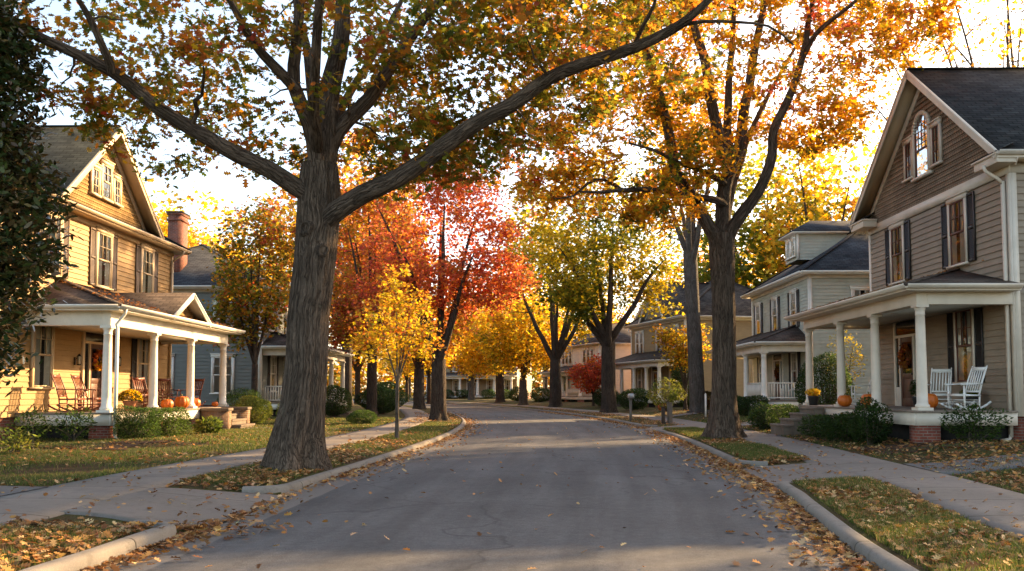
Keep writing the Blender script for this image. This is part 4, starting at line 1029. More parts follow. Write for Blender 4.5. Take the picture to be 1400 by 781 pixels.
def tree(name, label, base, limbs, crowns, pal, n2, n3, per, leaf, shape, bark='bark_oak', cat='tree', group=None, seed=1, spread=.28, tex=None, nseg=12,
         leafmat='leaf', f=.45, jit=.22, droop=.3, holes=None, trunk_extra=None, sub=.022, reach=99):
    """limbs: list of (points, radii) in world space, the first the trunk; crowns: ellipsoids that hold foliage"""
    rng = np.random.default_rng(seed); base = np.array(base, float)
    T = empty(name, tuple(base), 0, label, cat, group)
    B = Bld(); nodes = []; nr = []
    for li, (pts, rad) in enumerate(limbs):
        P, R = smooth_path(np.array(pts, float) - base, rad, .25 if li else .12)
        wob = rng.normal(0, 1, P.shape); 
        for _ in range(4): wob = (np.roll(wob, 1, 0) + wob + np.roll(wob, -1, 0)) / 3
        wob[0] = 0; P = P + wob * np.minimum(R[:, None] * .45, .07) * (li > 0)
        if li == 0:
            n = nseg * 4; m = len(P); a = np.linspace(0, 2*np.pi, n, endpoint=False)
            h = P[:, 2] - P[0, 2]; r0 = R[0]
            ph = rng.uniform(0, 6.28, 6); fl = np.exp(-h / (r0 * .9))[:, None]
            mod = 1 + fl * (.22 * np.cos(5*a + ph[0]) + .14 * np.cos(3*a + ph[1]) + .06 * np.cos(8*a + ph[2]))
            g = np.zeros((m, n))
            for q in range(1, 9):
                kq = rng.integers(9, 22); g += np.sin(kq * a[None] + ph[q % 6] + 2.5 * np.sin(h[:, None] * rng.uniform(.5, 1.6) + rng.uniform(0, 6)))
            mod = mod * (1 + .011 * g + .02 * np.sin(2*a + h[:, None] * .9 + ph[3]))
            if trunk_extra is not None: mod = mod * trunk_extra(P + base, a, h)
            V, Q, G = tubes(P[None], R[None], n, mod[None], True); B.add(V, Q, G)
        else:
            V, Q, G = tubes(P[None], R[None], nseg, None, True); B.add(V, Q, G)
        lo = 0 if li else int(len(P) * .75)
        nodes.append(P[lo:]); nr.append(R[lo:])
    N = np.vstack(nodes); Rn = np.concatenate(nr)
    cw = [(np.array(c[0]) - base,) + tuple(c[1:]) for c in crowns]
    hl = None
    if holes is not None: hn = Noise3(rng, holes); hl = lambda P: hn(P)
    def attach(Tg, m, kmin, rk, bumpy, sides, maxr):
        nonlocal N, Rn
        ctr = N.mean(0); order = np.argsort(np.linalg.norm(Tg[:, None, :] - N[None, ::max(1, len(N)//60)], axis=2).min(1)); Tg = Tg[order]
        Ps = []; Rs = []; newN = []; newR = []
        cap = len(Tg) * (m - 2); buf = np.empty((len(N) + cap, 3)); rb = np.empty(len(N) + cap); L = len(N); buf[:L] = N; rb[:L] = Rn
        for tg in Tg:
            dv = tg - buf[:L]; dd = np.sqrt((dv * dv).sum(1)); pen = dd * (1 + .5 * np.clip(-dv[:, 2] / (dd + 1e-6), 0, 1))
            j = int(np.argmin(pen)); p0 = buf[j]; l = dd[j]
            if l < .15 or l > reach: continue
            t = np.linspace(0, 1, m)[:, None]; side = rng.normal(0, 1, 3) * l * bumpy; side[2] = abs(side[2]) * .8
            P = p0 + (tg - p0) * t + side * (t * (1 - t) * 2) + rng.normal(0, .03, (m, 3)) * l * (t * (1 - t) * 4)
            r0 = min(rb[j] * .62, kmin + rk * l, maxr); R = np.linspace(r0, max(.004, r0 * .28), m)
            Ps.append(P); Rs.append(R)
            buf[L:L+m-2] = P[2:]; rb[L:L+m-2] = R[2:]; L += m - 2
        N = buf[:L].copy(); Rn = rb[:L].copy()
        if Ps:
            V, Q, G = tubes(np.array(Ps), np.array(Rs), sides, None, True); B.add(V, Q, G)
        return np.array(Ps)
    S2 = attach(in_ellipsoids(cw, n2, rng, .7), 7, .012, sub, .14, 6, .16) if n2 else None
    t3 = in_ellipsoids(cw, n3, rng, .55, hl)
    S3 = attach(t3, 5, .005, .008, .16, 3, .03)
    B.build('trunk', M[bark], T)
    if per and len(S3):
        nt_ = len(S3); per_t = rng.poisson(per, nt_); idx = np.repeat(np.arange(nt_), per_t); tt = rng.beta(4.0, .9, len(idx)) * (S3.shape[1] - 1.001)
        i0 = tt.astype(int); fr = (tt - i0)[:, None]; C = S3[idx, i0] * (1 - fr) + S3[idx, i0 + 1] * fr
        off = rng.normal(0, 1, C.shape) * spread * np.array([1, 1, .75]); off[:, 2] -= spread * .25; C = C + off
        g = rng.normal(0, .20, nt_)[idx]
        dirs = unit(S3[:, -1] - S3[:, 0])[idx]
        sz = leaf * rng.uniform(.65, 1.2, len(C))
        leaf_cloud('crown', C, sz, shape, palette(C, pal, rng, f, jit, g), M[leafmat], T, rng, .3, droop, dirs=dirs)
    return T

# palettes (base colours)
G1, G2, G3 = (.045, .070, .012), (.085, .105, .016), (.15, .15, .02)
Y1, Y2, Y3 = (.34, .24, .022), (.50, .33, .022), (.60, .42, .05)
O1, O2, O3 = (.37, .135, .022), (.47, .20, .028), (.27, .085, .018)
R1, R2, R3 = (.33, .060, .034), (.42, .105, .055), (.22, .045, .028)
BR, BR2 = (.16, .075, .022), (.10, .045, .018)
PAL_OAK = [(.36, .13, .02), G2, G2, O3, G3, G3, G1, O1, G2, G3, Y1, O2, G3, R1, G2, O1]
PAL_OAK2 = [G2, G3, Y1, O2, (.50, .24, .02), O1, Y1, O2, Y2, (.50, .24, .02), G3, O2, Y2, R2]
PAL_RED = [R1, R2, O1, R1, (.44, .13, .06), O2, R2, (.30, .15, .03), R1, O1]
PAL_MIX = [G2, O1, R1, O2, Y1, G3, O1, R3]
PAL_YEL = [G3, Y1, Y2, Y3, Y2, O2, Y1, Y3]
PAL_GY = [G2, G3, (.22, .20, .02), Y1, G3, Y2, (.2, .19, .02), Y2, Y1]
PAL_EVER = [(.02, .04, .012), (.035, .06, .015), (.05, .07, .018), (.12, .07, .026), (.03, .055, .014), (.045, .06, .016), (.09, .055, .02)]
PAL_SHRUB = [(.014, .028, .008), (.028, .05, .012), (.045, .075, .016), (.02, .036, .010)]
PAL_LIGHT = [(.04, .065, .012), (.09, .11, .02), (.16, .15, .025), (.06, .08, .015)]

def limb(Y0, Y1, px, r0, r1, yf=None):
    """a limb traced at real depths from Y0 to Y1"""
    n = len(px); t = np.linspace(0, 1, n)
    pts = [tuple(at(x, y, Y0 + (Y1 - Y0) * (yf(a) if yf else a))) for (x, y), a in zip(px, t)]
    return pts, list(np.linspace(r0 * .88, r1, n))

# ---- the big oak on the left verge
b0 = at(405, 640, 17.3); bz = lz(b0.x, b0.y)
OB = (b0.x, b0.y, bz)
tr_pts = [(b0.x - .02, 17.3, bz - .25), (b0.x, 17.3, bz)] + [tuple(at(x, y, 17.3)) for x, y in ((406, 620), (409, 590), (414, 550), (419, 500), (422, 430), (430, 360), (435, 300), (436, 262), (437, 225))]
tr_rad = [.76, .66, .55, .465, .41, .385, .38, .39, .41, .41, .35]
def knots(P, a, h):
    A = a[None, :]; H = P[:, 2][:, None]; m = np.ones((len(P), len(a)))
    return m
oak_limbs = [(tr_pts, tr_rad),
    limb(17.3, 17.9, [(437, 235), (444, 185), (450, 150), (459, 100), (468, 40), (474, -40), (480, -150), (470, -280)], .33, .06),
    limb(17.2, 15.3, [(432, 275), (402, 256), (371, 234), (326, 214), (282, 189), (218, 151), (179, 118), (151, 97), (102, 74), (43, 46), (5, 26), (-60, -10), (-140, -30)], .21, .05),
    limb(15.9, 15.0, [(152, 98), (145, 77), (123, 26), (104, -5), (70, -60)], .095, .03),
    limb(17.2, 14.6, [(440, 305), (464, 284), (503, 262), (549, 242), (606, 202), (650, 172), (700, 143), (751, 108), (815, 84), (866, 66), (918, 41), (943, 24), (971, -2), (1020, -60)], .235, .05),
    limb(15.1, 15.0, [(930, 36), (950, 31), (982, 29), (1050, 36), (1085, 62)], .045, .015),
    limb(15.5, 14.8, [(866, 66), (880, 35), (895, 5), (900, -30)], .05, .02),
    limb(17.4, 18.5, [(438, 225), (460, 176), (504, 136), (529, 102), (555, 67), (580, 28), (608, -4), (660, -70), (700, -160)], .20, .05),
    limb(17.1, 16.0, [(434, 235), (419, 166), (401, 115), (405, 60), (408, 0), (400, -80), (380, -170)], .185, .05),
    limb(16.7, 15.6, [(404, 122), (383, 102), (358, 74), (340, 45), (315, 0), (270, -60)], .13, .04),
    limb(17.4, 18.4, [(436, 220), (424, 110), (418, 60), (408, 20), (392, -60)], .13, .05),
    limb(17.6, 20.5, [(440, 220), (470, 140), (520, 60), (580, -60)], .13, .04),
    limb(17.2, 12.5, [(434, 215), (430, 120), (440, -40), (430, -260)], .14, .04)]
oak_crowns = [((-4.3, 17.3, 10.3), (6.0, 5.6, 3.7), 9), ((2.0, 15.6, 9.0), (3.4, 3.0, 2.2), 3.4), ((-.6, 17.8, 8.2), (2.8, 2.5, 1.9), 2.6),
    ((-9.6, 16.0, 9.9), (3.0, 3.0, 1.8), 2.4), ((-7.0, 18.2, 7.4), (2.2, 2, 1.5), 1.5), ((-8.4, 16.6, 7.0), (.7, .7, .4), .16), ((-1.6, 17.6, 6.3), (1.5, 1.6, .75), .7), ((2.3, 14.9, 7.2), (1.2, 1.0, .7), .4), ((-5.4, 18.6, 6.9), (1.1, 1.2, .8), .5), ((.3, 16.6, 6.8), (1.6, 1.4, .8), .7), ((3.6, 14.8, 8.6), (1.4, 1.2, 1.0), .6), ((-2.6, 19.5, 6.6), (1.6, 1.3, .9), .6)]
oak1 = tree('oak_tree', 'big oak with thick ridged trunk and spreading limbs on the left verge', OB, oak_limbs, oak_crowns, PAL_OAK, 240, 1650, 29, .182, OAK, 'bark_oak', seed=4, spread=.155, nseg=14, f=.5, holes=.7)
def knot(px, py, Y, r, R, ax=0.0):
    c = at(px, py, Y); b = np.array(OB)
    n = Vector((math.sin(ax), -math.cos(ax), .05)).normalized()
    m = MB().lathe([(r * 1.55, -.06), (r * 1.4, .02), (r * 1.05, .075), (r * .8, .07), (r * .55, .03), (r * .2, .012), (.002, .02)], 0, 0, 22, lambda a: 1 + .1 * math.sin(2 * a + 1) + .06 * math.sin(5 * a))
    m.xform(Matrix.Translation(c - Vector(OB) + n * R) @ n.to_track_quat('Z', 'Y').to_matrix().to_4x4() @ Matrix.Diagonal((1, 1.25, 1, 1)))
    m.build('knot', M['bark_knot'], oak1, smooth=True)
knot(433, 318, 17.3, .10, .375, -.30); knot(431, 347, 17.3, .09, .365, .58)
# ---- the oak on the right verge
b1 = at(990, 600, 28.0); OB2 = (b1.x, b1.y, lz(b1.x, b1.y))
t2 = [(b1.x, 28, OB2[2] - .25), (b1.x, 28, OB2[2])] + [tuple(at(x, y, 28)) for x, y in ((990, 585), (990, 560), (990, 520), (990, 450), (989, 400), (987, 350), (986, 320))]
oak2 = [(t2, [.70, .62, .50, .41, .37, .345, .335, .38, .37]),
    limb(28, 27.2, [(984, 340), (973, 318), (947, 276), (924, 237), (917, 205), (905, 143), (895, 103), (880, 50), (870, -10), (850, -80)], .26, .07),
    limb(28, 28.6, [(989, 335), (989, 305), (992, 256), (1003, 222), (1015, 179), (1025, 115), (1033, 59), (1043, 13), (1050, -60)], .30, .08),
    limb(28.2, 29, [(1001, 228), (994, 174), (998, 102), (1002, 51), (1005, -20)], .18, .06),
    limb(28, 27, [(998, 240), (981, 179), (969, 115), (956, 59), (949, 33), (938, -10), (920, -70)], .23, .07),
    limb(28, 27.0, [(990, 340), (997, 318), (1017, 287), (1034, 262), (1054, 214), (1058, 179), (1078, 133), (1101, 69), (1105, 33), (1112, -5)], .25, .07),
    limb(27.2, 26.3, [(1099, 75), (1110, 55), (1127, 36), (1173, 0), (1220, -50)], .11, .04),
    limb(28, 25.8, [(990, 280), (978, 274), (933, 268), (890, 260), (848, 260), (820, 263), (793, 262)], .15, .03),
    limb(26.9, 26.2, [(852, 261), (826, 246), (804, 251), (784, 268), (757, 272)], .07, .02),
    limb(28, 26.3, [(992, 252), (980, 245), (955, 231), (927, 222), (896, 206), (860, 196)], .12, .03),
    limb(28, 31, [(990, 310), (1010, 230), (1040, 150), (1090, 60)], .16, .05)]
cr2 = [((6.6, 28, 14.0), (5.6, 5.2, 5.2), 10), ((2.2, 26.8, 11.0), (3.2, 2.8, 2.3), 3.0), ((10.6, 27.3, 13.2), (2.3, 2.6, 2.2), 1.8), ((1.2, 26.2, 8.7), (1.9, 1.5, .8), .9), ((5.0, 27.0, 8.6), (1.6, 1.8, .8), .6), ((9.4, 28.4, 10.0), (1.7, 1.7, 1.0), .8), ((12.2, 26.8, 12.3), (1.0, 1.2, .7), .3), ((2.0, 26.0, 7.5), (2.3, 1.7, 1.1), 1.7), ((3.9, 26.6, 7.0), (1.3, 1.4, .9), .6), ((.2, 26.0, 9.6), (1.2, 1.4, 1.0), .5)]
tree('oak_tree', 'golden oak with forked trunk on the right verge in front of the taupe house', OB2, oak2, cr2, PAL_OAK2, 220, 1850, 29, .19, LOBED, 'bark_oak', seed=9, spread=.175, f=.42, holes=.6)

def limbs_auto(base, h, r, fork, n, width, rng, lean=(0, 0), stems=1):
    """trunk and scaffold limbs of an ordinary street tree"""
    b = np.array(base, float); out = []
    top = b + np.array([lean[0], lean[1], fork])
    out.append(([tuple(b - [0, 0, .25]), tuple(b), tuple(b + [0, 0, .35]), tuple(b + (top - b) * .5), tuple(top)], [r * 1.55, r * 1.4, r * 1.08, r, r * .95]))
    a0 = rng.uniform(0, 6.28)
    for i in range(n):
        a = a0 + i * 6.283 / n + rng.normal(0, .25); w_ = width * rng.uniform(.45, .95); hh = h * rng.uniform(.72, .98)
        if i == 0: w_ = width * .12; hh = h
        s = top - np.array([0, 0, rng.uniform(0, .25) * fork * .5]); e = b + np.array([math.cos(a) * w_, math.sin(a) * w_, hh])
        m1 = s + (e - s) * .35 + np.array([math.cos(a), math.sin(a), 0]) * w_ * .03 + np.array([0, 0, .01 * h]); m2 = s + (e - s) * .7 + np.array([0, 0, .03 * h])
        out.append(([tuple(s), tuple(m1), tuple(m2), tuple(e)], [r * .56, r * .38, r * .24, r * .07]))
    return out

def street_tree(name, label, x, y, h, r, fork, crowns, pal, n2, n3, per, leaf, shape, seed, nl=5, width=None, bark='bark_dark', lean=(0, 0), **k):
    rng = np.random.default_rng(seed + 100); z = lz(x, y); width = width or max(c[1][0] for c in crowns)
    return tree(name, label, (x, y, z), limbs_auto((x, y, z), h * .84, r, fork, nl, width * .8, rng, lean), crowns, pal, n2, n3, per, leaf, shape, bark, seed=seed, nseg=8, **k)

# left side of the street
x, y = -3.85, 28.0
street_tree('sapling', 'slender yellow sapling with a thin pale trunk on the left verge', x, y, 5.6, .055, 1.9, [((x - .1, y, 3.6), (1.3, 1.3, 1.0), 3), ((x, y, 4.8), (.6, .6, .9), 1.0), ((x + .8, y, 3.1), (.8, .8, .45), .7), ((x - .95, y, 3.0), (.7, .7, .5), .7), ((x + .3, y, 4.3), (.9, .8, .4), .5)],
            [O1, Y1, Y2, G3, Y2, O2, Y1, Y3], 44, 330, 13, .115, MAPLE, 31, 6, bark='bark_grey', spread=.12, sub=.012, f=1.0, holes=1.3)
x, y = -4.15, 45
street_tree('maple_tree', 'red maple with dark twin stems at the inner side of the bend', x, y, 13, .36, 3.0, [((x + .2, y, 9.0), (4.1, 2.8, 4.2), 6), ((x + 2.2, y - .5, 7.0), (2.6, 2.0, 1.6), 1.8), ((x - 2.4, y, 6.0), (2.2, 2.0, 2.0), 1.2), ((x + .6, y, 12.2), (2.4, 2, 2.3), 1.2)],
            PAL_RED, 130, 1250, 18, .19, MAPLE, 32, 6, spread=.25, f=.35, holes=.7)
x, y = -8.3, 73
street_tree('maple_tree', 'dark stemmed orange tree behind the red maple on the left', x, y, 13, .42, 3.2, [((x, y, 8.5), (4.5, 4, 4.5))], [O1, Y2, Y1, O2, R2, O1], 80, 1000, 14, .30, MAPLE, 33, 6, spread=.36, f=.3, holes=.4)
x, y = -12.5, 42.5
street_tree('maple_tree', 'slim green and orange maple between the tan house and the blue grey house', x, y, 11, .15, 2.6, [((x, y, 7.4), (2.0, 2.0, 3.4), 5), ((x - .8, y, 5.0), (1.5, 1.5, 1.5), 1.5), ((x + 1.3, y, 9.2), (1.6, 1.5, 1.5), 1)],
            [G2, G1, O1, G3, G2, O2, G2, Y1, O1, R1], 80, 720, 17, .19, MAPLE, 34, 5, spread=.22, f=.6, holes=.9)
x, y = -8.6, 52
street_tree('maple_tree', 'dark red and orange maple right of the big oak trunk', x, y, 14.5, .28, 3.5, [((x, y, 9.5), (3.3, 3.3, 4.2), 5), ((x + 1.0, y - 1, 6.0), (2.6, 2.2, 1.6), 1.5), ((x - 1.6, y, 5.6), (1.6, 1.6, 1.4), 1), ((x + .5, y, 13), (2.2, 2, 2), 1)],
            [R1, O1, G3, R2, O2, Y1, O1, (.2, .15, .03)], 90, 1000, 16, .22, MAPLE, 35, 6, spread=.28, f=.4, holes=.5)
# right side of the street
x, y = 9.9, 52
street_tree('tall_tree', 'tall tree with pale grey trunk behind the golden oak', x, y, 19.5, .40, 9.2, [((x, y, 17.2), (3.4, 3, 2.8), 5), ((x - 2.0, y, 13.4), (1.6, 1.6, 1.0), .8)], PAL_OAK2, 60, 420, 14, .25, MAPLE, 36, 6, bark='bark_grey', spread=.32, f=.35, lean=(-.35, 0), holes=.5)
x, y = 5.6, 60
street_tree('street_tree', 'green and gold tree with stout dark trunk and wide forks at the right kerb', x, y, 14.5, .46, 4.6, [((x - .8, y, 12.0), (6.2, 4.8, 5.6), 6), ((x - 3.4, y - .6, 7.4), (2.8, 2.2, 1.6), 1.3), ((x + 3.0, y, 8.4), (2.6, 2.6, 2.2), 1.0)], PAL_GY, 150, 1650, 17, .26, MAPLE, 37, 7, spread=.32, f=.3, holes=.6)
x, y = 2.9, 82
street_tree('street_tree', 'green topped tree with dark trunk second along the right kerb', x, y, 15, .50, 4.2, [((x, y, 11.4), (6.0, 4.6, 5.4)), ((x - 3, y, 8), (3.4, 3, 2))], [G3, Y1, (.22, .2, .02), Y2, Y1, G3, Y2], 90, 950, 14, .34, MAPLE, 38, 7, spread=.42, f=.25, holes=.4)
x, y = .0, 92
street_tree('street_tree', 'leaning twin stemmed yellow tree at the outside of the bend', x, y, 13, .40, 2.6, [((x, y, 8.2), (5.0, 4.2, 4.8)), ((x - 2, y, 5.0), (3, 3, 1.5))], PAL_YEL, 70, 800, 13, .36, MAPLE, 39, 3, bark='bark_grey', spread=.44, f=.25, holes=.4)
x, y = -2.7, 107
street_tree('street_tree', 'yellow tree with bare dark trunk near the end of the bend', x, y, 14, .48, 5.2, [((x, y, 9.0), (5.6, 4.6, 5.0)), ((x - 2, y, 5.4), (3.4, 3, 1.8))], [Y1, Y2, Y3, Y2, O2], 70, 800, 13, .40, MAPLE, 40, 5, spread=.48, f=.22, holes=.4)
x, y = -7.2, 128
street_tree('street_tree', 'farthest orange yellow street tree in front of the distant white columned house', x, y, 13, .42, 5.5, [((x, y, 8.6), (5.4, 4.6, 4.8)), ((x + 1.5, y, 5.6), (3.4, 3, 1.8))], [Y1, O2, Y2, O1, Y2], 60, 700, 13, .44, MAPLE, 41, 5, bark='bark_grey', spread=.5, f=.22, holes=.4)
x, y = 5.9, 77
street_tree('ornamental_tree', 'small bright red tree beside the white house porch', x, y, 4.8, .10, .9, [((x, y, 2.7), (1.9, 1.6, 1.1), 2), ((x + .6, y, 3.9), (1.1, 1, .8), .8), ((x - 1.1, y, 3.3), (.9, .9, .6), .5)], [R1, R2, (.5, .07, .03), O1, R2, R1], 44, 330, 14, .22, MAPLE, 42, 6, spread=.22, f=.6, holes=.9)
x, y = 10.6, 60
street_tree('ornamental_tree', 'small orange yellow tree hiding the end of the ochre house', x, y, 6.6, .12, 1.4, [((x, y, 4.6), (1.6, 1.6, 1.6), 2), ((x - 1.2, y, 5.4), (1.0, 1, .7), .7), ((x + .7, y, 6.2), (1.0, 1, 1.0), .7)], [O2, Y2, Y1, G3, O1, Y2], 44, 420, 14, .20, MAPLE, 43, 6, spread=.22, f=.6, holes=.9)
x, y = 13.1, 37.6
street_tree('ornamental_tree', 'thin yellow green shrub tree beyond the taupe house porch', x, y, 4.2, .05, .8, [((x, y, 2.7), (.8, .8, 1.5))], [G3, Y1, (.2, .19, .03), Y2], 20, 170, 13, .11, KITE, 44, 4, spread=.14)
# magnolia in front of the tan house
x, y = -10.2, 15.6
street_tree('magnolia_tree', 'dark glossy evergreen magnolia at the left edge in front of the tan house', x, y, 11.5, .2, 1.2, [((x, y, 6.6), (1.4, 1.5, 4.4), 5), ((x + .9, y, 4.4), (1.2, 1.3, 1.9), 2.6), ((x + .65, y, 7.0), (1.1, 1.1, 1.6), 1.3), ((x + .45, y, 2.3), (.9, .9, .7), .7)], PAL_EVER, 110, 2300, 24, .165, OVAL, 45, 6, leafmat='leaf_gloss', spread=.17, f=.5, droop=.1)

# trees behind the houses: a few crowns, then copies turned and scaled
BG = {}
def bg_proto(key, pal, seed, leaf=.38, h=16, n3=620, per=12, sparse=False, shape=MAPLE):
    rng = np.random.default_rng(seed); cr = [((0, 0, h * .62), (h * .30, h * .30, h * .36), 5), ((h * .12, 0, h * .42), (h * .2, h * .2, h * .14), 1), ((-h * .14, h * .05, h * .5), (h * .18, h * .18, h * .16), 1)]
    T = tree('background_tree', None, (0, 0, 0), limbs_auto((0, 0, 0), h * (.80 if not sparse else .92), h * (.019 if not sparse else .009), h * .22, 7 if not sparse else 11, h * (.26 if not sparse else .36), rng), cr, pal, 80 if not sparse else 190, n3, per, leaf, shape, 'bark_dark' if not sparse else 'bark_grey', seed=seed, nseg=6, spread=.45 if not sparse else .3, f=.22, holes=.35)
    BG[key] = [T, False]
bg_proto('yellow', PAL_YEL, 61); bg_proto('orange', [O1, Y1, G3, O2, Y1, O1, R2, G3], 62); bg_proto('green', PAL_GY, 63)
bg_proto('bare', [Y2, O2, Y1], 64, .17, 16, 1500, 2.2, True)
def bg(key, x, y, h, label, rz=None, w=1.0):
    T, used = BG[key]
    if used: T = copy_tree(T)
    BG[key][1] = True
    T['label'] = label; T['category'] = 'tree'; T['group'] = 'trees behind the houses'
    T.location = (x, y, lz(x, y) if abs(x) < 60 else -.3); s = h / 16; T.scale = (s * w, s * w, s); T.rotation_euler = (0, 0, rz if rz is not None else (x * 1.7 + y) % 6.28)
bg('yellow', -27, 70, 19, 'yellow tree rising behind the tan house and the brick chimney')
bg('yellow', -21, 66, 15, 'yellow tree behind the roof of the blue grey house', w=1.1)
bg('orange', -17, 88, 27, 'tall orange tree far behind the big oak trunk')
bg('yellow', -11.5, 112, 15, 'yellow tree beyond the left bend of the street')
bg('orange', -19, 105, 17, 'orange tree beyond the far left lawns', 2)
bg('green', -27, 98, 18, 'green gold tree farthest left behind the houses')
bg('yellow', -17, 134, 14, 'yellow tree left of the distant white columned house')
bg('yellow', 3.5, 140, 17, 'yellow tree right of the distant white columned house', 1)
bg('orange', -3, 172, 19, 'orange tree behind the distant white columned house', 4)
bg('yellow', -22, 176, 18, 'golden tree behind the left end of the distant house', 3, 1.2)
bg('green', -9, 186, 22, 'tall green gold tree far behind the distant house', 3, 1.3)
bg('yellow', 11, 136, 20, 'yellow tree behind the small white house', 5, 1.2)
bg('orange', 24, 128, 21, 'orange tree behind the pale peach house', 3, 1.1)
bg('yellow', 22, 92, 20, 'tall yellow tree behind the ochre house', 2.2)
bg('green', 22.5, 84, 25, 'tall yellow green tree behind the gap between ochre house and sage house', .5)
bg('yellow', 26.5, 81, 27.5, 'tall golden tree behind the dormer of the sage house', 1.1, .8)
bg('green', 34, 58, 19, 'tall green gold tree behind the sage house roof', 4.2, .9)  # out of sight; added for shade, kept low for sun on the tan porch
bg('bare', 19.8, 37.8, 22.5, 'nearly bare tree directly behind the front ridge of the taupe house', .3, .8)
bg('bare', 22.6, 40.5, 24.0, 'nearly bare tree with few gold leaves over the middle of the taupe roof', 2.6, .9)
bg('bare', 25.2, 38.5, 25.0, 'nearly bare tree with gold leaves at the right edge behind the taupe roof', 4.4, .9)
bg('orange', 38, 42, 20, 'orange tree far right behind the taupe house', 1.7)  # added off-frame to cast shade, placed to leave a sun streak on the road
bg('yellow', 40, 30, 25, 'yellow tree far behind the taupe house', 3.3)  # added off-frame to block the sun from the near right corner
bg('green', 36, 84, 22, 'green tree far behind the sage house', 5.3)
bg('yellow', -33, 88, 19, 'yellow tree far behind the tan house roof', 5.1)
bg('green', -34, 56, 15, 'green gold tree hidden low behind the tan house', 1.3)

# ---- shrubs
def shrub(label, x, y, w, h, pal=PAL_SHRUB, d=None, seed=1, leaf=.05, n=None, boxy=False, name='shrub', shape=OVAL, mat='leaf', up=.3, loose=0.06, group=None):
    rng = np.random.default_rng(seed * 7 + 3); z = lz(x, y); d = d or w
    T = empty(name, (x, y, z), 0, label, 'shrub', group); n = n or int(1.2 * (w * d + (w + d) * 2 * h) / (leaf * leaf * .38))
    n = min(n, 16000)
    dirv = rng.normal(size=(n, 3)); dirv = unit(dirv)
    if boxy: dirv = dirv / np.maximum(np.abs(dirv).max(1, keepdims=True), 1e-6) * (.80 + .2 * np.abs(dirv).min(1, keepdims=True)) ; dirv *= np.minimum(1, 1.12 / np.linalg.norm(dirv, axis=1, keepdims=True))
    nz = Noise3(rng, 2.6); r = (1 + (.16 + loose) * nz(dirv)) * (1 - rng.exponential(.10 + loose * .4, n).clip(0, .75))
    C = dirv * r[:, None] * np.array([w / 2, d / 2, h / 2]) + np.array([0, 0, h / 2]); k = C[:, 2] > .02; C = C[k]
    leaf_cloud('foliage', C, leaf * rng.uniform(.7, 1.4, len(C)), shape, palette(C, pal, rng, 2.2, .25), M[mat], T, rng, up, .0, dirs=unit(C - np.array([0, 0, h * .3])) * 1.2)
    ns = max(4, int(w * d * 8)); ns = min(ns, 40); E = C[rng.integers(0, len(C), ns)] * .92; B0 = np.stack([rng.normal(0, w * .06, ns), rng.normal(0, d * .06, ns), np.full(ns, -.05)], -1)
    t = np.linspace(0, 1, 4)[None, :, None]; P = B0[:, None] + (E - B0)[:, None] * t + np.array([0, 0, .12 * h]) * (t * (1 - t) * 2)
    V, Q = tubes(P, np.linspace(.02, .005, 4)[None].repeat(ns, 0), 5); np_mesh('stem', V, np.full(len(Q), 4), Q.ravel(), M['bark_stem'], T, smooth=True)
    return T
shrub('clipped dark boxwood hedge at the near end in front of the tan porch', -10.75, 25.6, 1.2, .95, d=1.5, seed=1, boxy=True)
shrub('clipped sunlit boxwood hedge next to the brick steps of the tan porch', -10.7, 27.4, 1.2, .95, pal=[(.03, .055, .012), (.06, .09, .018), (.04, .065, .014)], d=1.7, seed=2, boxy=True)  # sunlight is put into this hedge's colour as paler leaf greens
shrub('leggy dark shrub under the near end of the tan porch by the wall', -13.1, 24.3, 1.1, 1.0, seed=3, leaf=.09, loose=.25, n=700)
shrub('leggy dark shrub left of the tan porch downspout', -12.1, 24.6, 1.0, .95, seed=4, leaf=.09, loose=.25, n=700)
shrub('low broad leaved plant at the left edge of the lawn', -11.0, 19.8, .9, .55, pal=PAL_LIGHT, seed=5, leaf=.10, loose=.3, n=320, name='leafy_plant')
shrub('spiky light green clump beside the brick steps', -9.9, 28.9, .8, .55, pal=PAL_LIGHT, seed=6, leaf=.2, shape=BLADE, n=500, loose=.2, name='leafy_plant')
shrub('round green bush right of the brick steps', -10.6, 36.0, 1.5, 1.15, pal=PAL_LIGHT, seed=7)
shrub('yellow green bush between the tan porch and the slim maple', -9.6, 38.5, 1.5, .95, pal=PAL_LIGHT, seed=8)
shrub('dark bush behind the slim maple', -12.6, 40.5, 2.0, 1.4, seed=9)
shrub('big dark round bush just right of the big oak trunk', -9.8, 47.6, 1.75, 1.75, seed=10, leaf=.07)
shrub('long dark hedge behind the yellow sapling', -8.8, 56, 3.2, 1.7, d=1.8, seed=11, leaf=.085)
shrub('dark bush behind the long hedge on the left', -9.4, 62, 2.4, 2.2, seed=12, leaf=.1)
shrub('low flat dark shrub beside the left pavement', -6.75, 38.2, 1.35, .62, seed=13)
shrub('dark bush by the far left pavement', -10.5, 68, 2.4, 1.8, seed=14, leaf=.1)
shrub('upright dark bush in front of the taupe porch by the corner column', 8.75, 23.3, 1.0, 1.2, seed=20, leaf=.075, loose=.15)
shrub('dense dark bush in front of the middle of the taupe porch', 8.7, 24.9, 1.4, .85, seed=21, leaf=.07, loose=.18)
shrub('low dark bush between the taupe porch steps and the middle bush', 8.75, 26.9, 1.2, .7, seed=22, leaf=.08, loose=.2)
shrub('wide leafy bush under the near end of the taupe porch', 10.5, 21.6, 1.5, .85, d=.9, seed=23, leaf=.085, loose=.2, n=1500)
shrub('green bush left of the taupe house steps', 9.0, 31.6, 1.3, .95, pal=PAL_SHRUB, seed=24)
shrub('sprawling dark green shrub left of the taupe house steps', 8.9, 33.4, 1.4, 1.0, seed=25, leaf=.08, loose=.15)
shrub('light green shrub beyond the taupe house steps', 9.3, 35.2, 1.3, .8, pal=PAL_LIGHT, seed=26)
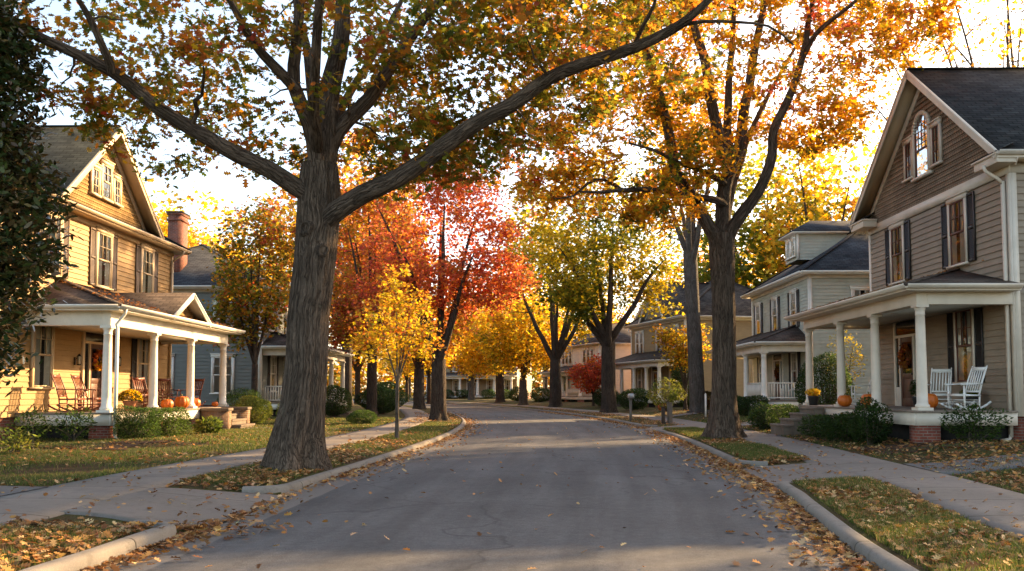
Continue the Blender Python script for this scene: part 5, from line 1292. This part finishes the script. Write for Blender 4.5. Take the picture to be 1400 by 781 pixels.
shrub('tall dark rounded bush at the far end of the taupe porch', 11.9, 36.4, 2.2, 2.7, seed=27, leaf=.075)
shrub('dark bush in front of the sage house railing', 11.1, 44.6, 1.9, 1.0, seed=28, leaf=.07)
shrub('round dark shrub by the sage house steps', 10.9, 47.4, 1.6, 1.1, seed=29, leaf=.07)
shrub('brownish bush at the sage house corner', 10.7, 52.6, 1.6, 1.3, pal=[(.05, .05, .015), (.1, .06, .02), (.04, .05, .012)], seed=30, leaf=.08)
shrub('large arching yellow green shrub in front of the ochre house', 9.0, 57.0, 2.8, 1.9, pal=PAL_LIGHT, seed=31, leaf=.12, loose=.32, n=2600)
shrub('tall dark conical evergreen behind the arching shrub', 11.2, 62.5, 2.2, 4.2, seed=32, leaf=.10)
shrub('dark bush left of the arching shrub', 7.7, 63.5, 2.2, 1.5, seed=33, leaf=.09)
shrub('round dark bush at the ochre house porch', 6.6, 72, 2.2, 1.5, seed=34, leaf=.10)
shrub('dark bush beside the white house steps', 2.0, 104, 2.4, 1.6, seed=35, leaf=.13)
shrub('dark bush in front of the small white house', -.6, 112, 2.6, 1.7, seed=36, leaf=.14)
for i, (sx, sl) in enumerate(((-14.6, 'left end'), (-12.2, 'left half'), (-9.6, 'steps, left side'), (-5.4, 'steps, right side'), (-2.8, 'right half'))):
    shrub('clipped dark hedge before the distant house, ' + sl, sx, 145.5 - .25 * (sx + 9), 2.3, 1.5, d=1.6, seed=40 + i, leaf=.16, group='hedges before the distant house')

# the band of woods that closes the view
def woods():
    rng = np.random.default_rng(99); ctl = np.array([(-60, 40), (-75, 110), (-70, 190), (-20, 235), (40, 225), (90, 180), (105, 110), (80, 60)], float)
    P, _ = smooth_path(np.c_[ctl, np.zeros(len(ctl))], np.ones(len(ctl)), 1.0); n = 52000
    i = rng.integers(0, len(P), n); base = P[i] + rng.normal(0, 5, (n, 3)) * np.array([1, 1, 0]); nz = Noise3(rng, .12); hgt = 11 + 5 * nz(base) + 2 * Noise3(rng, .4)(base)
    C = base.copy(); C[:, 2] = -.4 + hgt * rng.beta(1.3, 1.2, n)
    o = leaf_cloud('woods', C, 1.15 * rng.uniform(.5, 1.3, n), MAPLE, palette(C, [G3, Y1, O1, Y2, G2, O2, Y1, G2], rng, .10, .25), M['leaf'], None, rng, .2, .2)
    tag(o, 'band of autumn woods closing the view far behind the houses', 'woods', kind='stuff')
woods()
# ------------------------------------------------------------------ things on and around the porches
def rocking_chair(mat, tall=1.08):
    T = empty('rocking_chair'); m = MB()
    # local: faces -Y, runners along Y
    def part_(mb, n): return mb.build(n, M[mat], T)
    for s in (-1, 1):
        x = s * .27; r = MB(); N = 10; prev = None
        for i in range(N):
            t0, t1 = i / N, (i + 1) / N; f = lambda t: Vector((x, -.48 + 1.0 * t, .02 + .16 * (2 * t - .92) ** 2))
            r.beam(f(t0), f(t1) + (f(t1) - f(t0)) * .06, .035, .045)
        part_(r, 'rocker')
        part_(MB().tube([(x, -.24, .05), (x, -.25, .36), (x, -.25, .62)], [.02, .024, .018], 8), 'leg')
        part_(MB().tube([(x * .92, .20, .04), (x * .92, .22, .38)], [.02, .022], 8), 'leg')
        a = MB(); a.beam((x * 1.04, -.33, .635), (x * 1.02, .27, .655), .075, .025); a.tube([(x * 1.04, -.33, .635), (x * 1.04, -.345, .63)], [.04, .02], 8); part_(a, 'armrest')
    s = MB()
    for i in range(9):
        y = -.25 + i * .055; s.box(-.27, .27, y - .024, y + .024, .385 - i * .004, .402 - i * .004)
    s.box(-.28, -.25, -.27, .23, .345, .384); s.box(.25, .28, -.27, .23, .345, .384); s.box(-.249, .249, -.272, -.246, .345, .386)
    for z in (.15, .25): s.tube([(-.27, -.245, z), (.27, -.245, z)], .011, 6); s.tube([(-.25, .21, z), (.25, .21, z)], .011, 6)
    for sx in (-.265, .265): s.tube([(sx, -.245, .2), (sx, .21, .2)], .011, 6)
    part_(s, 'seat')
    b = MB(); k = .30
    for sx in (-.245, .245): b.tube([(sx, .21, .36), (sx, .21 + k * .35, .72), (sx, .21 + k * .85, tall), (sx, .21 + k * .88, tall + .03)], [.022, .021, .018, .008], 8)
    for i in range(6):
        xx = -.19 + i * .076; b.beam((xx, .225 + k * .1, .47), (xx, .205 + k * .8, tall - .08), .038, .012, (0, 1, 0))
    b.beam((-.24, .215 + k * .09, .46), (.24, .215 + k * .09, .46), .025, .045); b.beam((-.245, .205 + k * .80, tall - .06), (.245, .205 + k * .80, tall - .06), .025, .10)
    part_(b, 'backrest')
    return T
def place(proto, used, loc, rz, label, cat, group):
    T = proto if not used else copy_tree(proto)
    T.location = loc; T.rotation_euler = (0, 0, rz); tag(T, label, cat, group); return T
# tan house porch: world floor z=1.0, wall at x=-14.2, edge at x=-11.45
ch = rocking_chair('rocker_red'); g = 'red brown rocking chairs on the tan porch'
for i, (x, y, rz, l) in enumerate(((-12.95, 26.1, R_(92), 'red brown slatted rocking chair nearest the end of the tan porch'),
        (-13.0, 27.35, R_(86), 'red brown slatted rocking chair between the first chair and the tan front door'),
        (-13.1, 31.7, R_(60), 'red brown slatted rocking chair under the far window of the tan porch'),
        (-13.25, 34.0, R_(40), 'red brown slatted rocking chair deepest at the far end of the tan porch'),
        (-12.6, 34.6, R_(-20), 'red brown slatted rocking chair by the far column of the tan porch'))):
    place(ch, i, (x, y, 1.003), rz, l, 'rocking chair', g)
ch = rocking_chair('rocker_white'); g = 'white rocking chairs on the taupe porch'
for i, (x, y, rz, l) in enumerate(((11.0, 22.95, R_(-75), 'white rocking chair in profile near the window at the near end of the taupe porch'),
        (11.15, 24.7, R_(-35), 'white rocking chair behind the corner column of the taupe porch'),
        (11.1, 30.2, R_(-100), 'white rocking chair at the far end of the taupe porch beyond the steps'))):
    place(ch, i, (x, y, 1.133), rz, l, 'rocking chair', g)

def pumpkin(loc, r, sq, label, tilt=0, rz=0, lab='pumpkin', mat='pumpkin'):
    T = empty(lab, loc, rz, label, 'pumpkin', 'pumpkins on the porches')
    n = 10; prof = []
    for i in range(n + 1):
        a = -math.pi/2 + math.pi * i / n; prof.append((max(.015, r * math.cos(a) ** .8 if math.cos(a) > 0 else .015), r * sq * (1 + math.sin(a)) - (.10 * r * (math.sin(a) > .9)) + (.0)))
    MB().lathe(prof, 0, 0, 48, lambda a: 1 - .085 * abs(math.cos(a * 5)) ** 3).build('rind', M[mat], T, smooth=True)
    z = 2 * r * sq - .06
    MB().tube([(0, 0, z - .02), (.005, 0, z + .03), (.02, .01, z + .07), (.05, .015, z + .09)], [.035, .022, .018, .022], 7).build('stalk', M['stalk'], T, smooth=True)
    return T
pumpkin((-11.62, 29.8, 1.003), .205, .86, 'smaller orange pumpkin of the pair on the tan porch edge', rz=.4)
pumpkin((-11.62, 31.1, 1.003), .25, .9, 'largest orange pumpkin beside the third tan porch column', rz=1.9)
pumpkin((-11.75, 32.66, 1.003), .215, .84, 'orange pumpkin on the near brick pier of the tan porch steps', rz=2.9)
pumpkin((-11.78, 34.93, 1.003), .13, .8, 'small orange pumpkin on the far brick pier of the tan porch steps', rz=.2)
pumpkin((-12.02, 33.9, .86), .15, .8, 'small red orange gourd on the tan porch steps', rz=.9) if False else None
pumpkin((9.75, 27.9, 1.133), .22, .84, 'orange pumpkin in front of the third taupe porch column', rz=.3)
pumpkin((9.75, 25.95, 1.133), .23, .9, 'tall orange pumpkin behind the dark bush at the middle taupe column', rz=1.3)
pumpkin((10.3, 23.45, 1.133), .25, .88, 'orange pumpkin left of the corner column of the taupe porch', rz=2.2)
pumpkin((8.75, 57.8, lz(8.75, 57.8) + .0), .28, .9, 'red orange pumpkin on the lawn before the ochre house', rz=2.2)
# potted chrysanthemum
z = 1.003; T = empty('potted_mum', (-11.75, 27.25, z), 0, 'yellow chrysanthemum in a terracotta pot on the tan porch edge', 'potted plant')
MB().lathe([(.13, 0), (.135, .02), (.185, .25), (.205, .255), (.205, .31), (.185, .315), (.17, .27)], 0, 0, 28).build('pot', M['terracotta'], T, smooth=False)
rg = np.random.default_rng(5); d = unit(rg.normal(size=(1500, 3))); d[:, 2] = np.abs(d[:, 2]) - .25 * (rg.random(1500)); C = d * np.array([.36, .36, .30]) * rg.uniform(.8, 1, (1500, 1)) + np.array([0, 0, .36])
leaf_cloud('foliage', C, .06, OVAL, palette(C, PAL_SHRUB, rg), M['leaf'], T, rg)
C2 = C[rg.random(1500) < .55] * np.array([1.03, 1.03, 1.03]); leaf_cloud('flowers', C2, .055, MAPLE, palette(C2, [(.5, .33, .02), (.55, .3, .02), (.6, .42, .06)], rg), M['leaf'], T, rg)
# planter with plant on the taupe porch (dark, beside the door)
def planter(loc, label, pal, h=.5):
    T = empty('planter', loc, 0, label, 'potted plant'); MB().lathe([(.13, 0), (.17, .26), (.185, .27), (.185, .31), (.16, .31), (.15, .26)], 0, 0, 24).build('pot', M['dark_pot'], T)
    rg = np.random.default_rng(int(abs(loc[1] * 10))); d = unit(rg.normal(size=(700, 3))); C = d * np.array([.26, .26, h * .5]) * rg.uniform(.5, 1, (700, 1)) + np.array([0, 0, .3 + h * .4]); C = C[C[:, 2] > .27]
    leaf_cloud('foliage', C, .08, OVAL, palette(C, pal, rg), M['leaf'], T, rg, dirs=unit(C - np.array([0, 0, .3]))); return T
planter((11.55, 26.9, 1.133), 'dark planter with a dense dark plant right of the taupe front door', PAL_SHRUB, .6)
planter((11.6, 23.9, 1.133), 'low green potted plant under the taupe porch window', PAL_LIGHT, .3)
planter((9.7, 29.0, 1.133) if False else (9.75, 30.9, 1.133), 'yellow flowering pot at the far end of the taupe porch edge', PAL_YEL, .3)

def wreath(loc, rz, r, label, pal):
    T = empty('wreath', loc, rz, label, 'wreath', 'autumn wreaths on the front doors'); rg = np.random.default_rng(int(r * 100 + abs(loc[1])))
    n = 420; a = rg.uniform(0, 6.283, n); rr = r + rg.normal(0, r * .16, n); C = np.stack([rr * np.cos(a), -.03 + rg.normal(0, .025, n), rr * np.sin(a)], -1)
    leaf_cloud('wreath_leaves', C, .10, MAPLE, palette(C, pal, rg, 6), M['leaf'], T, rg, .1)
    pts = [(r * math.cos(t), -.015, r * math.sin(t)) for t in np.linspace(0, 6.283, 25)]; MB().tube(pts, .02, 6).build('ring', M['dark_wood'], T)
    return T
wreath((-14.08, 30.15, 2.62), math.pi/2, .27, 'orange autumn wreath on the tan front door', [O2, R2, O1, Y2, R1])
wreath((11.88, 28.55, 2.68), -math.pi/2, .29, 'red and rust autumn wreath on the taupe front door', [R1, R3, O1, BR, R2])
wreath((14.02, 50.6, 2.6), -math.pi/2, .24, 'dark brown wreath on the sage front door', [BR, BR2, O3])

# mailbox on a post, stubby wooden posts, a white stake and a far white pole
x, y = float(to_x(45.2, 4.25)), 45.2; z = lz(x, y)
T = empty('mailbox', (x, y, z), R_(8), 'grey metal mailbox on a wooden post at the right kerb', 'mailbox')
MB().box(-.055, .055, -.055, .055, -.3, 1.12).beam((0, -.3, 1.1), (0, .22, 1.1), .09, .05).build('post', M['grey_wood'], T)
MB().prism([(-.095, 1.13), (.095, 1.13), (.095, 1.26)] + [(.095 * math.cos(a), 1.26 + .095 * math.sin(a)) for a in np.linspace(0, math.pi, 9)[1:-1]] + [(-.095, 1.26)], -.34, .2).build('box', M['galv'], T)
MB().prism([(-.1, 1.12), (.1, 1.12), (.1, 1.26)] + [(.1 * math.cos(a), 1.26 + .1 * math.sin(a)) for a in np.linspace(0, math.pi, 9)[1:-1]] + [(-.1, 1.26)], -.36, -.342).build('door', M['galv'], T)
MB().box(.1, .112, -.1, -.07, 1.2, 1.42).box(.1, .112, -.1, .02, 1.37, 1.43).build('flag', M['brick'], T)
x0, y0 = float(to_x(41, 5.0)), 41.0
for i, (dx, dy, h, w, mt, lb) in enumerate(((0, 0, .72, .15, 'dark_wood', 'dark stubby wooden post by the right driveway'), (.33, .22, .88, .19, 'grey_wood', 'pale weathered wooden post by the right driveway'))):
    T = empty('wooden_post', (x0 + dx, y0 + dy, lz(x0 + dx, y0 + dy)), .2 * i, lb, 'post', 'posts by the right driveway')
    MB().box(-w/2, w/2, -w/2, w/2, -.3, h).build('post', M[mt], T, bevel=.01)
    MB().box(-w/2 - .02, w/2 + .02, -w/2 - .02, w/2 + .02, h + .002, h + .05).build('cap', M[mt], T, bevel=.01)
x, y = 9.3, 46.8; T = empty('garden_stake', (x, y, lz(x, y)), 0, 'thin white stake beside the grey trunk on the right', 'stake'); MB().box(-.04, .04, -.04, .04, -.2, 1.1).build('shaft', M['trim'], T); MB().lathe([(.05, 1.1), (.06, 1.12), (.01, 1.2)], 0, 0, 8).build('tip', M['trim'], T)
x, y = float(to_x(96, -4.9)), 96; T = empty('lamp_post', (x, y, lz(x, y)), 0, 'tall thin white lamp post behind the red maple on the left verge', 'lamp post')
MB().lathe([(.12, 0), (.12, .5), (.06, .6), (.05, 3.2), (.07, 3.25)], 0, 0, 10).build('pole', M['trim'], T)
MB().lathe([(.05, 3.25), (.14, 3.35), (.17, 3.6), (.12, 3.75), (.02, 3.9)], 0, 0, 10).build('lantern', M['galv'], T)

# ------------------------------------------------------------------ grass and fallen leaves
DRY = [(.30, .15, .055), (.20, .085, .03), (.38, .22, .09), (.13, .06, .025), (.42, .20, .05), (.26, .11, .035), (.46, .30, .14)]
def frustum(X, Y, m=1.5):
    k = F_PX / np.maximum(Y, 1); px = 715 + X * k; return (px > -60) & (px < 1460) & (EYE * k + HOR < 900)
def fallen(name, X, Y, Z, size, label, rng, pal=DRY, shape=OAK):
    k = frustum(X, Y); X, Y, Z = X[k], Y[k], Z[k]; n = len(X)
    C = np.stack([X, Y, Z + rng.uniform(.006, .03, n)], -1); S = size * rng.uniform(.6, 1.3, n)
    pi = rng.integers(0, len(pal), n); c = np.array(pal)[pi] * rng.lognormal(0, .28, (n, 1)) * rng.normal(1, .05, (n, 3)); c = np.clip(c, .01, .8)
    o = leaf_cloud(name, C, S, shape, c, M['leaf_dry'], None, rng, flat=True, fold=.3); tag(o, label, 'leaves', kind='stuff'); return o
rg = np.random.default_rng(77)
def scatter(n, ya, yb, da, db, pw=1.0):
    Y = ya + (yb - ya) * rg.random(n) ** pw; D = da + (db - da) * rg.random(n); return to_x(Y, D), Y, D
def on_land(n, ya, yb, da, db, pw=1.6, clump=.0, f=1.1):
    X, Y, D = scatter(n, ya, yb, da, db, pw)
    if clump is not None:
        nz = Noise3(rg, f); v = nz(np.stack([X, Y, 0 * X], -1)) + rg.normal(0, .25, len(X)); k = v > clump; X, Y = X[k], Y[k]
    return X, Y, land_z(X, Y) + .012
P = [on_land(1300, 4.5, 15.2, 4.12, 5.4, 1.0, None), on_land(1900, 4.5, 15.2, 4.12, 5.4, 1.0, -.3), on_land(2200, 19.2, 36, 4.08, 5.4, 1.2, None), on_land(1400, 19.2, 36, 4.08, 5.4, 1.2, -.2), on_land(2600, 39, 75, 4.08, 5.6, 1.2, -.4)]
fallen('fallen_leaves', *[np.concatenate(q) for q in zip(*P)], .102, 'brown and tan fallen leaves over the right verge', rg)
P = [on_land(2300, 5, 10, -5.6, -4.08, 1.0, -.45), on_land(900, 14, 22, -5.65, -4.1, 1.0, None), on_land(1100, 14, 40, -5.65, -4.1, 1.2, None), on_land(1500, 14, 40, -5.65, -4.08, 1.2, -.3), on_land(1400, 38, 60, -6.5, -4.1, 1, -.3)]
fallen('fallen_leaves', *[np.concatenate(q) for q in zip(*P)], .102, 'tan and orange fallen leaves over the left verge', rg)
P = [on_land(5200, 14, 45, -15, -7.2, 1.3, -.25), on_land(500, 9, 14.2, -14, -7.3, 1, -.2)]
fallen('fallen_leaves', *[np.concatenate(q) for q in zip(*P)], .105, 'fallen leaves over the left lawns and beds', rg)
P = [on_land(2500, 12, 36, 6.95, 12, 1.2, None), on_land(5000, 12, 36, 6.95, 14, 1.2, -.4), on_land(1200, 36, 60, 7, 14, 1.2, -.2), on_land(2200, 6, 15, 6.9, 9.6, 1.0, -.3)]
fallen('fallen_leaves', *[np.concatenate(q) for q in zip(*P)], .105, 'brown fallen leaves over the right lawns and beds', rg)
X, Y, D = [], [], []
for s, n, pw in ((-1, 4200, 1.5), (1, 6400, 1.5)):
    y = 4.2 + 66 * rg.random(n) ** pw; d = 3.83 - rg.exponential(.22, n); k = (d > 2.4) & (Noise3(rg, .8)(np.stack([y, y * 0, y * 0], -1)) + rg.normal(0, .3, n) > -.35)
    X.append(to_x(y[k], s * d[k])); Y.append(y[k])
for s in (-1, 1):
    for g0, g1 in GAPS[s]:
        n = 150; y = (g0 if s < 0 else g1) + rg.normal(0, .35, n); d = 3.95 - rg.exponential(.3, n) + .3 * rg.random(n); X.append(to_x(y, s * d)); Y.append(y)
X = np.concatenate(X); Y = np.concatenate(Y)
fallen('fallen_leaves', X, Y, np.maximum(.012, land_z(X, Y)) + rg.uniform(0, .035, len(X)), .102, 'drift of brown fallen leaves along both gutters', rg)
X, Y, D = scatter(330, 4.5, 60, -3.2, 3.2, 1.5)
fallen('fallen_leaves', X, Y, .035 * (1 - (D / HW) ** 2) + .008, .085, 'scattered fallen leaves on the asphalt', rg)
P = [on_land(200, 5, 34, 5.3, 6.9, 1.3, None), on_land(200, 6, 40, -7.2, -5.6, 1.3, None), on_land(70, 10.3, 13.8, -5.6, -3.9, 1, None), on_land(110, 15.6, 18.8, 3.9, 5.4, 1, None), on_land(200, 10.5, 13.5, -14, -7, 1, None), on_land(220, 15.7, 17.9, 6.8, 16, 1, None)]
q_ = [np.concatenate(q) for q in zip(*P)]
fallen('fallen_leaves', q_[0], q_[1], q_[2] + .022, .09, 'scattered fallen leaves on pavements and driveways', rg)
# leaves caught on the porch roofs
n = 420; t = rg.beta(1.0, 1.8, n); s = rg.random(n)
ey = -11.2; X = -11.25 - t * 2.9; Y = 25.3 + s * 10.5; Z = 4.02 + t * 1.0 * .98
tag(leaf_cloud('fallen_leaves', np.stack([X, Y, Z + .045], -1), .11 * rg.uniform(.6, 1.2, n), LOBED, np.array(DRY)[rg.integers(0, 7, n)] * np.array([1.25, 1.0, .8]), M['leaf_dry'], None, rg, flat=True), 'orange fallen leaves on the tan porch roof', 'leaves', kind='stuff')
n = 420; t = rg.beta(1.0, 1.8, n); s = rg.random(n); X = 9.25 + t * 2.6; Y = 23 + s * 8; Z = 4.19 + t * .74
tag(leaf_cloud('fallen_leaves', np.stack([X, Y, Z + .035], -1), .11 * rg.uniform(.6, 1.2, n), LOBED, np.array(DRY)[rg.integers(0, 7, n)] * .9, M['leaf_dry'], None, rg, flat=True), 'rust fallen leaves on the taupe porch roof', 'leaves', kind='stuff')

def grass(n, ya, yb, da, db, pw, h, label, thr=-.15, pal=None, gap=None):
    X, Y, D = scatter(n, ya, yb, da, db, pw); k = frustum(X, Y); X, Y = X[k], Y[k]
    v = Noise3(rg, .9)(np.stack([X, Y, 0 * X], -1)) + .6 * Noise3(rg, 3.2)(np.stack([X, Y, 0 * X], -1)) + rg.normal(0, .25, len(X)); k = v > thr
    if gap:
        for g0, g1 in gap: k &= ~((Y > g0) & (Y < g1) & (np.abs(to_d(X, Y)) < 5.7))
    X, Y = X[k], Y[k]; n = len(X); Z = land_z(X, Y)
    sc = np.clip(Y / 14, .8, 2.2); hh = h * rg.uniform(.5, 1.2, n) * (1 + .12 * sc); w_ = .006 * sc * rg.uniform(.7, 1.4, n)
    a = rg.uniform(0, 6.283, n); lean = rg.normal(0, .4, (n, 2)) * hh[:, None]
    B0 = np.stack([X - np.cos(a) * w_, Y - np.sin(a) * w_, Z], -1); B1 = np.stack([X + np.cos(a) * w_, Y + np.sin(a) * w_, Z], -1); Tp = np.stack([X + lean[:, 0], Y + lean[:, 1], Z + hh], -1)
    V = np.stack([B0, B1, Tp], 1).reshape(-1, 3); pal = pal or [(.06, .085, .016), (.09, .11, .022), (.04, .062, .012), (.15, .13, .04), (.20, .145, .065)]
    c = np.array(pal)[rg.choice(len(pal), n, p=[.3, .28, .17, .15, .1])] * rg.lognormal(0, .2, (n, 1))
    o = np_mesh('grass', V, np.full(n, 3), np.arange(n * 3), M['grass_blade'], None, col=np.repeat(c, 3, 0)); tag(o, label, 'grass', kind='stuff')
grass(90000, 4.5, 36, 4.1, 5.33, 1.5, .075, 'short grass on the right verge', -.2, gap=[(14.9, 19.4)])
grass(80000, 5, 42, -5.6, -4.1, 1.4, .065, 'short grass on the left verge', -.25, gap=[(9.6, 14.4)])
grass(150000, 13.7, 48, -16, -7.2, 1.3, .06, 'short grass on the left lawns', -.25)
grass(60000, 12, 45, 6.9, 13, 1.2, .055, 'short grass on the right lawns', .0)
grass(25000, 6, 15.6, 6.9, 10.5, 1.0, .055, 'short grass beside the right driveway', -.1)
